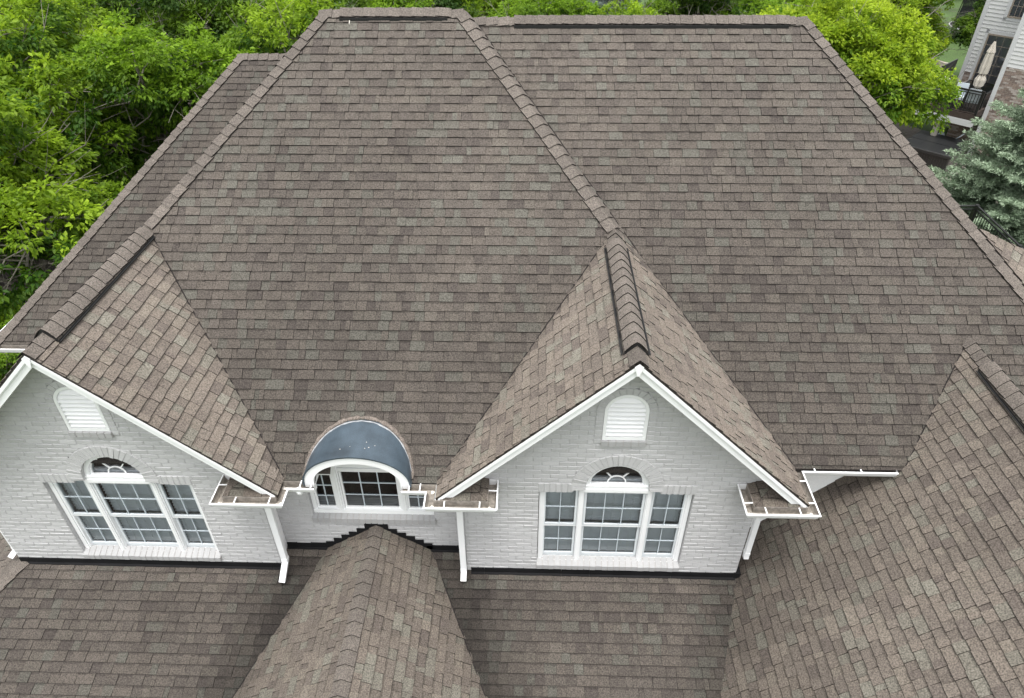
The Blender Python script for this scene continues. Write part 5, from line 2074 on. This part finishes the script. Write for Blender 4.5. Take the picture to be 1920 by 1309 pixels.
WG = 'broadleaf trees of the woods left of the house'
near = [  # x, y, kit, scale, rz, label
    (-14.2, 16.2, ash, 0.98, 0.3, 'broadleaf tree with yellow green tips nearest the left edge beside the rear wing gutter'),
    (-15.8, 21.2, ash, 1.04, 1.9, 'broadleaf tree with bare grey branches showing, second back beside the rear wing'),
    (-12.6, 23.6, ashb, 1.02, 4.0, 'mid green tree just beyond the hip of the rear left wing'),
    (-19.6, 18.2, darkt, 1.0, 2.2, 'dark green tree at the left edge behind the nearest bright one'),
    (-18.5, 26.0, ash, 1.06, 3.3, 'tall broadleaf tree at the upper left with a forked trunk showing'),
    (-8.6, 25.8, ash, 0.94, 5.1, 'bright tree behind the short ridge of the rear left wing'),
    (-23.5, 24.0, ashb, 1.1, 0.9, 'mid green tree at the left edge, upper half'),
    (-13.0, 30.5, darkt, 1.12, 2.7, 'dark tree filling the gap behind the bright one, upper left'),
    (-12.9, 12.6, ashb, 0.52, 5.5, 'low green tree below the rear wing eave'),
]
for x, y, k, sc, rz, lab in near:
    k.place(x, y, sc, rz, lab, WG)
bk = [(-24, 33), (-18.5, 36), (-9.5, 33.5), (-4.6, 31.5), (-30, 38), (-14, 41), (-23, 45), (-6.0, 40), (-33, 49), (-17, 52), (-27, 58), (-38, 62), (-8.5, 50), (-20, 64), (-31, 70), (-13, 60), (-44, 76), (-3.2, 46)]
ordn = ['first', 'second', 'third', 'fourth', 'fifth', 'sixth']
for i, (x, y) in enumerate(bk):
    k = (ashb, darkt, ash)[i % 3]
    k.place(x + R_(-.6, .6), y + R_(-.6, .6), R_(0.9, 1.12), R_(0, 6.28), 'broadleaf tree deep in the woods beyond the left part of the roof', WG)
BL_ = ['tree top at the middle of the picture, left of the strip of lawn', 'pale tree top between the left hip roof and the blue spruce', 'dark tree top over the middle of the long ridge', 'mid green tree top over the right third of the long ridge',
       'tall bright tree behind the right end of the long ridge', 'mid green tree far beyond the large bright yellow green one', 'bright tree top beyond the dark one over the long ridge', 'small leafy tree top just right of the strip of lawn',
       'dark far tree above the right end of the ridge', 'dark far tree left of the neighbour\'s roof corner', 'mid green far tree at the top edge left of the neighbour', 'far tree top behind the second blue spruce', 'dark tree beyond the trampoline',
       'farthest bright tree above the trampoline', 'far tree top left of the first blue spruce', 'dark tree partly behind the neighbouring house']
BG = 'trees along the top behind the main ridge'
for i, (x, y, k, sc) in enumerate([(0.2, 37, ashb, 0.86), (-1.2, 56, ash, 0.9), (8.8, 40, darkt, 0.9), (11.5, 33.5, ashb, 0.88), (15.5, 44, ash, 0.95), (20.5, 52, ashb, 1.0), (11.5, 52, ash, 0.95), (4.5, 34.8, ash, .74),
                                   (17.0, 60, darkt, 1.1), (27.0, 63, darkt, 1.1), (24.5, 73, ashb, 1.1), (8.2, 61, ashb, 0.9), (37, 74, darkt, 1.2), (30, 80, ash, 1.2), (-1.5, 68, ashb, 1.0), (44, 66, darkt, 1.1)]):
    k.place(x, y, sc, R_(0, 6.28), BL_[i], BG)
maple.place(10.0, 24.6, 0.99, 2.3, 'large bright yellow green tree right behind the right hip of the roof', None)
maple.place(11.9, 30.3, 0.84, 2.9, 'bright green tree filling in behind the large one, beside the neighbour\'s deck', None)
maple.place(17.9, 38.0, 0.84, 4.4, 'bright tree on the lawn beyond the large one, left of the trampoline', None)
darkt.place(27.0, 45.5, 0.62, 1.0, 'small dark tree on the lawn between the bright tree and the trampoline', None)


def spruce(x, y, H, R, label, seed, cols, n_whorl=26, dens=1.0, group=None):
    r = np.random.default_rng(seed)
    pr = random.Random(seed)
    t_ = thing('spruce_tree', label, 'spruce', (x, y, ground_z(x, y)), group, pr.uniform(0, 6), absolute=False)
    b = MB()
    b.tube([(0, 0, -0.2), (0, 0, H * 0.5), (0, 0, H * 0.97)], [0.02 * H, 0.012 * H, 0.01], 8)
    b.build('trunk', MT['bark'], t_, smooth=True)
    br = MB()
    C, D, K = [], [], []
    for w in range(n_whorl):
        f_ = (w + 0.5) / n_whorl
        z = H * (0.06 + 0.90 * f_)
        Lb = R * (1 - f_) ** 0.80 * 1.0 + 0.12
        nb = max(5, int(8 - 3 * f_))
        for k in range(nb):
            q = 2 * math.pi * (k + 0.5 * (w % 2) + pr.uniform(-.25, .25)) / nb
            L = Lb * pr.uniform(0.72, 1.12)
            d = Vector((math.cos(q), math.sin(q), 0))
            pts = []
            for u in (0, .25, .5, .75, 1):
                pts.append(d * (L * u) + Vector((0, 0, z - 0.22 * L * math.sin(u * 2.2) + 0.10 * L * u * u)))
            br.tube(pts, [0.03 * L / R + .012, .022, .016, .010, .004], 4, cap=False)
            # side shoots: flat sprays hung with needles
            ns = max(4, int(L * 8.5 * dens))
            for j in range(ns):
                u = 0.22 + 0.78 * (j + pr.random()) / ns
                k2 = min(3, int(u * 4))
                a = pts[k2].lerp(pts[k2 + 1], u * 4 - k2)
                for sd_ in (-1, 1):
                    ang = q + sd_ * pr.uniform(0.55, 1.1)
                    sl = (0.16 + 0.34 * L * (1.08 - u)) * pr.uniform(0.7, 1.2)
                    dd = np.array([math.cos(ang), math.sin(ang), -0.18 + 0.25 * pr.random()])
                    m = max(2, int(sl / 0.10))
                    for i in range(m):
                        C.append(np.array(a) + dd * sl * (i + 0.5) / m)
                        D.append(dd)
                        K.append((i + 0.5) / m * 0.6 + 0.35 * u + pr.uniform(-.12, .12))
    br.build('branches', MT['bark'], t_)
    C, D, K = np.array(C), np.array(D), np.clip(np.array(K), 0, 1)
    n_per = 9
    m = len(C) * n_per
    c = np.repeat(C, n_per, 0)
    d = norm(np.repeat(D, n_per, 0) + r.normal(size=(m, 3)) * 0.60 + np.array([0, 0, 0.12]))
    p = c + r.normal(size=(m, 3)) * 0.035
    sd2 = norm(np.cross(d, r.normal(size=(m, 3))))
    ln = r.uniform(0.06, 0.125, size=(m, 1))
    w = 0.017
    V = np.stack([p - sd2 * w, p + sd2 * w, p + d * ln], 1).reshape(-1, 3)
    i = np.arange(m) * 3
    F = np.stack([i, i + 1, i + 2], 1)
    k = np.repeat(K, n_per)[:, None]
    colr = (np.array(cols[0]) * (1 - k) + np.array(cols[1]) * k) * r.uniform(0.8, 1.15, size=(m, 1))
    me = fast_mesh('needles', V, F, colr, MT['needle'], None)
    o = bpy.data.objects.new('needles', me)
    col.objects.link(o)
    o.parent = t_
    return t_


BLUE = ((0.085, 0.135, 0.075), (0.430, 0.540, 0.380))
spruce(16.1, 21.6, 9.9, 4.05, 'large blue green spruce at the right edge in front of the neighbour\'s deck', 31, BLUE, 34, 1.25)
spruce(2.0, 64, 9.5, 3.0, 'silvery blue spruce behind the main ridge, left of the strip of lawn', 32, ((0.09, 0.12, 0.10), (0.30, 0.36, 0.33)), 22, 0.7)
spruce(6.3, 58, 9.0, 3.0, 'silvery blue spruce behind the main ridge, right of the strip of lawn', 33, ((0.09, 0.12, 0.10), (0.28, 0.34, 0.31)), 22, 0.7)
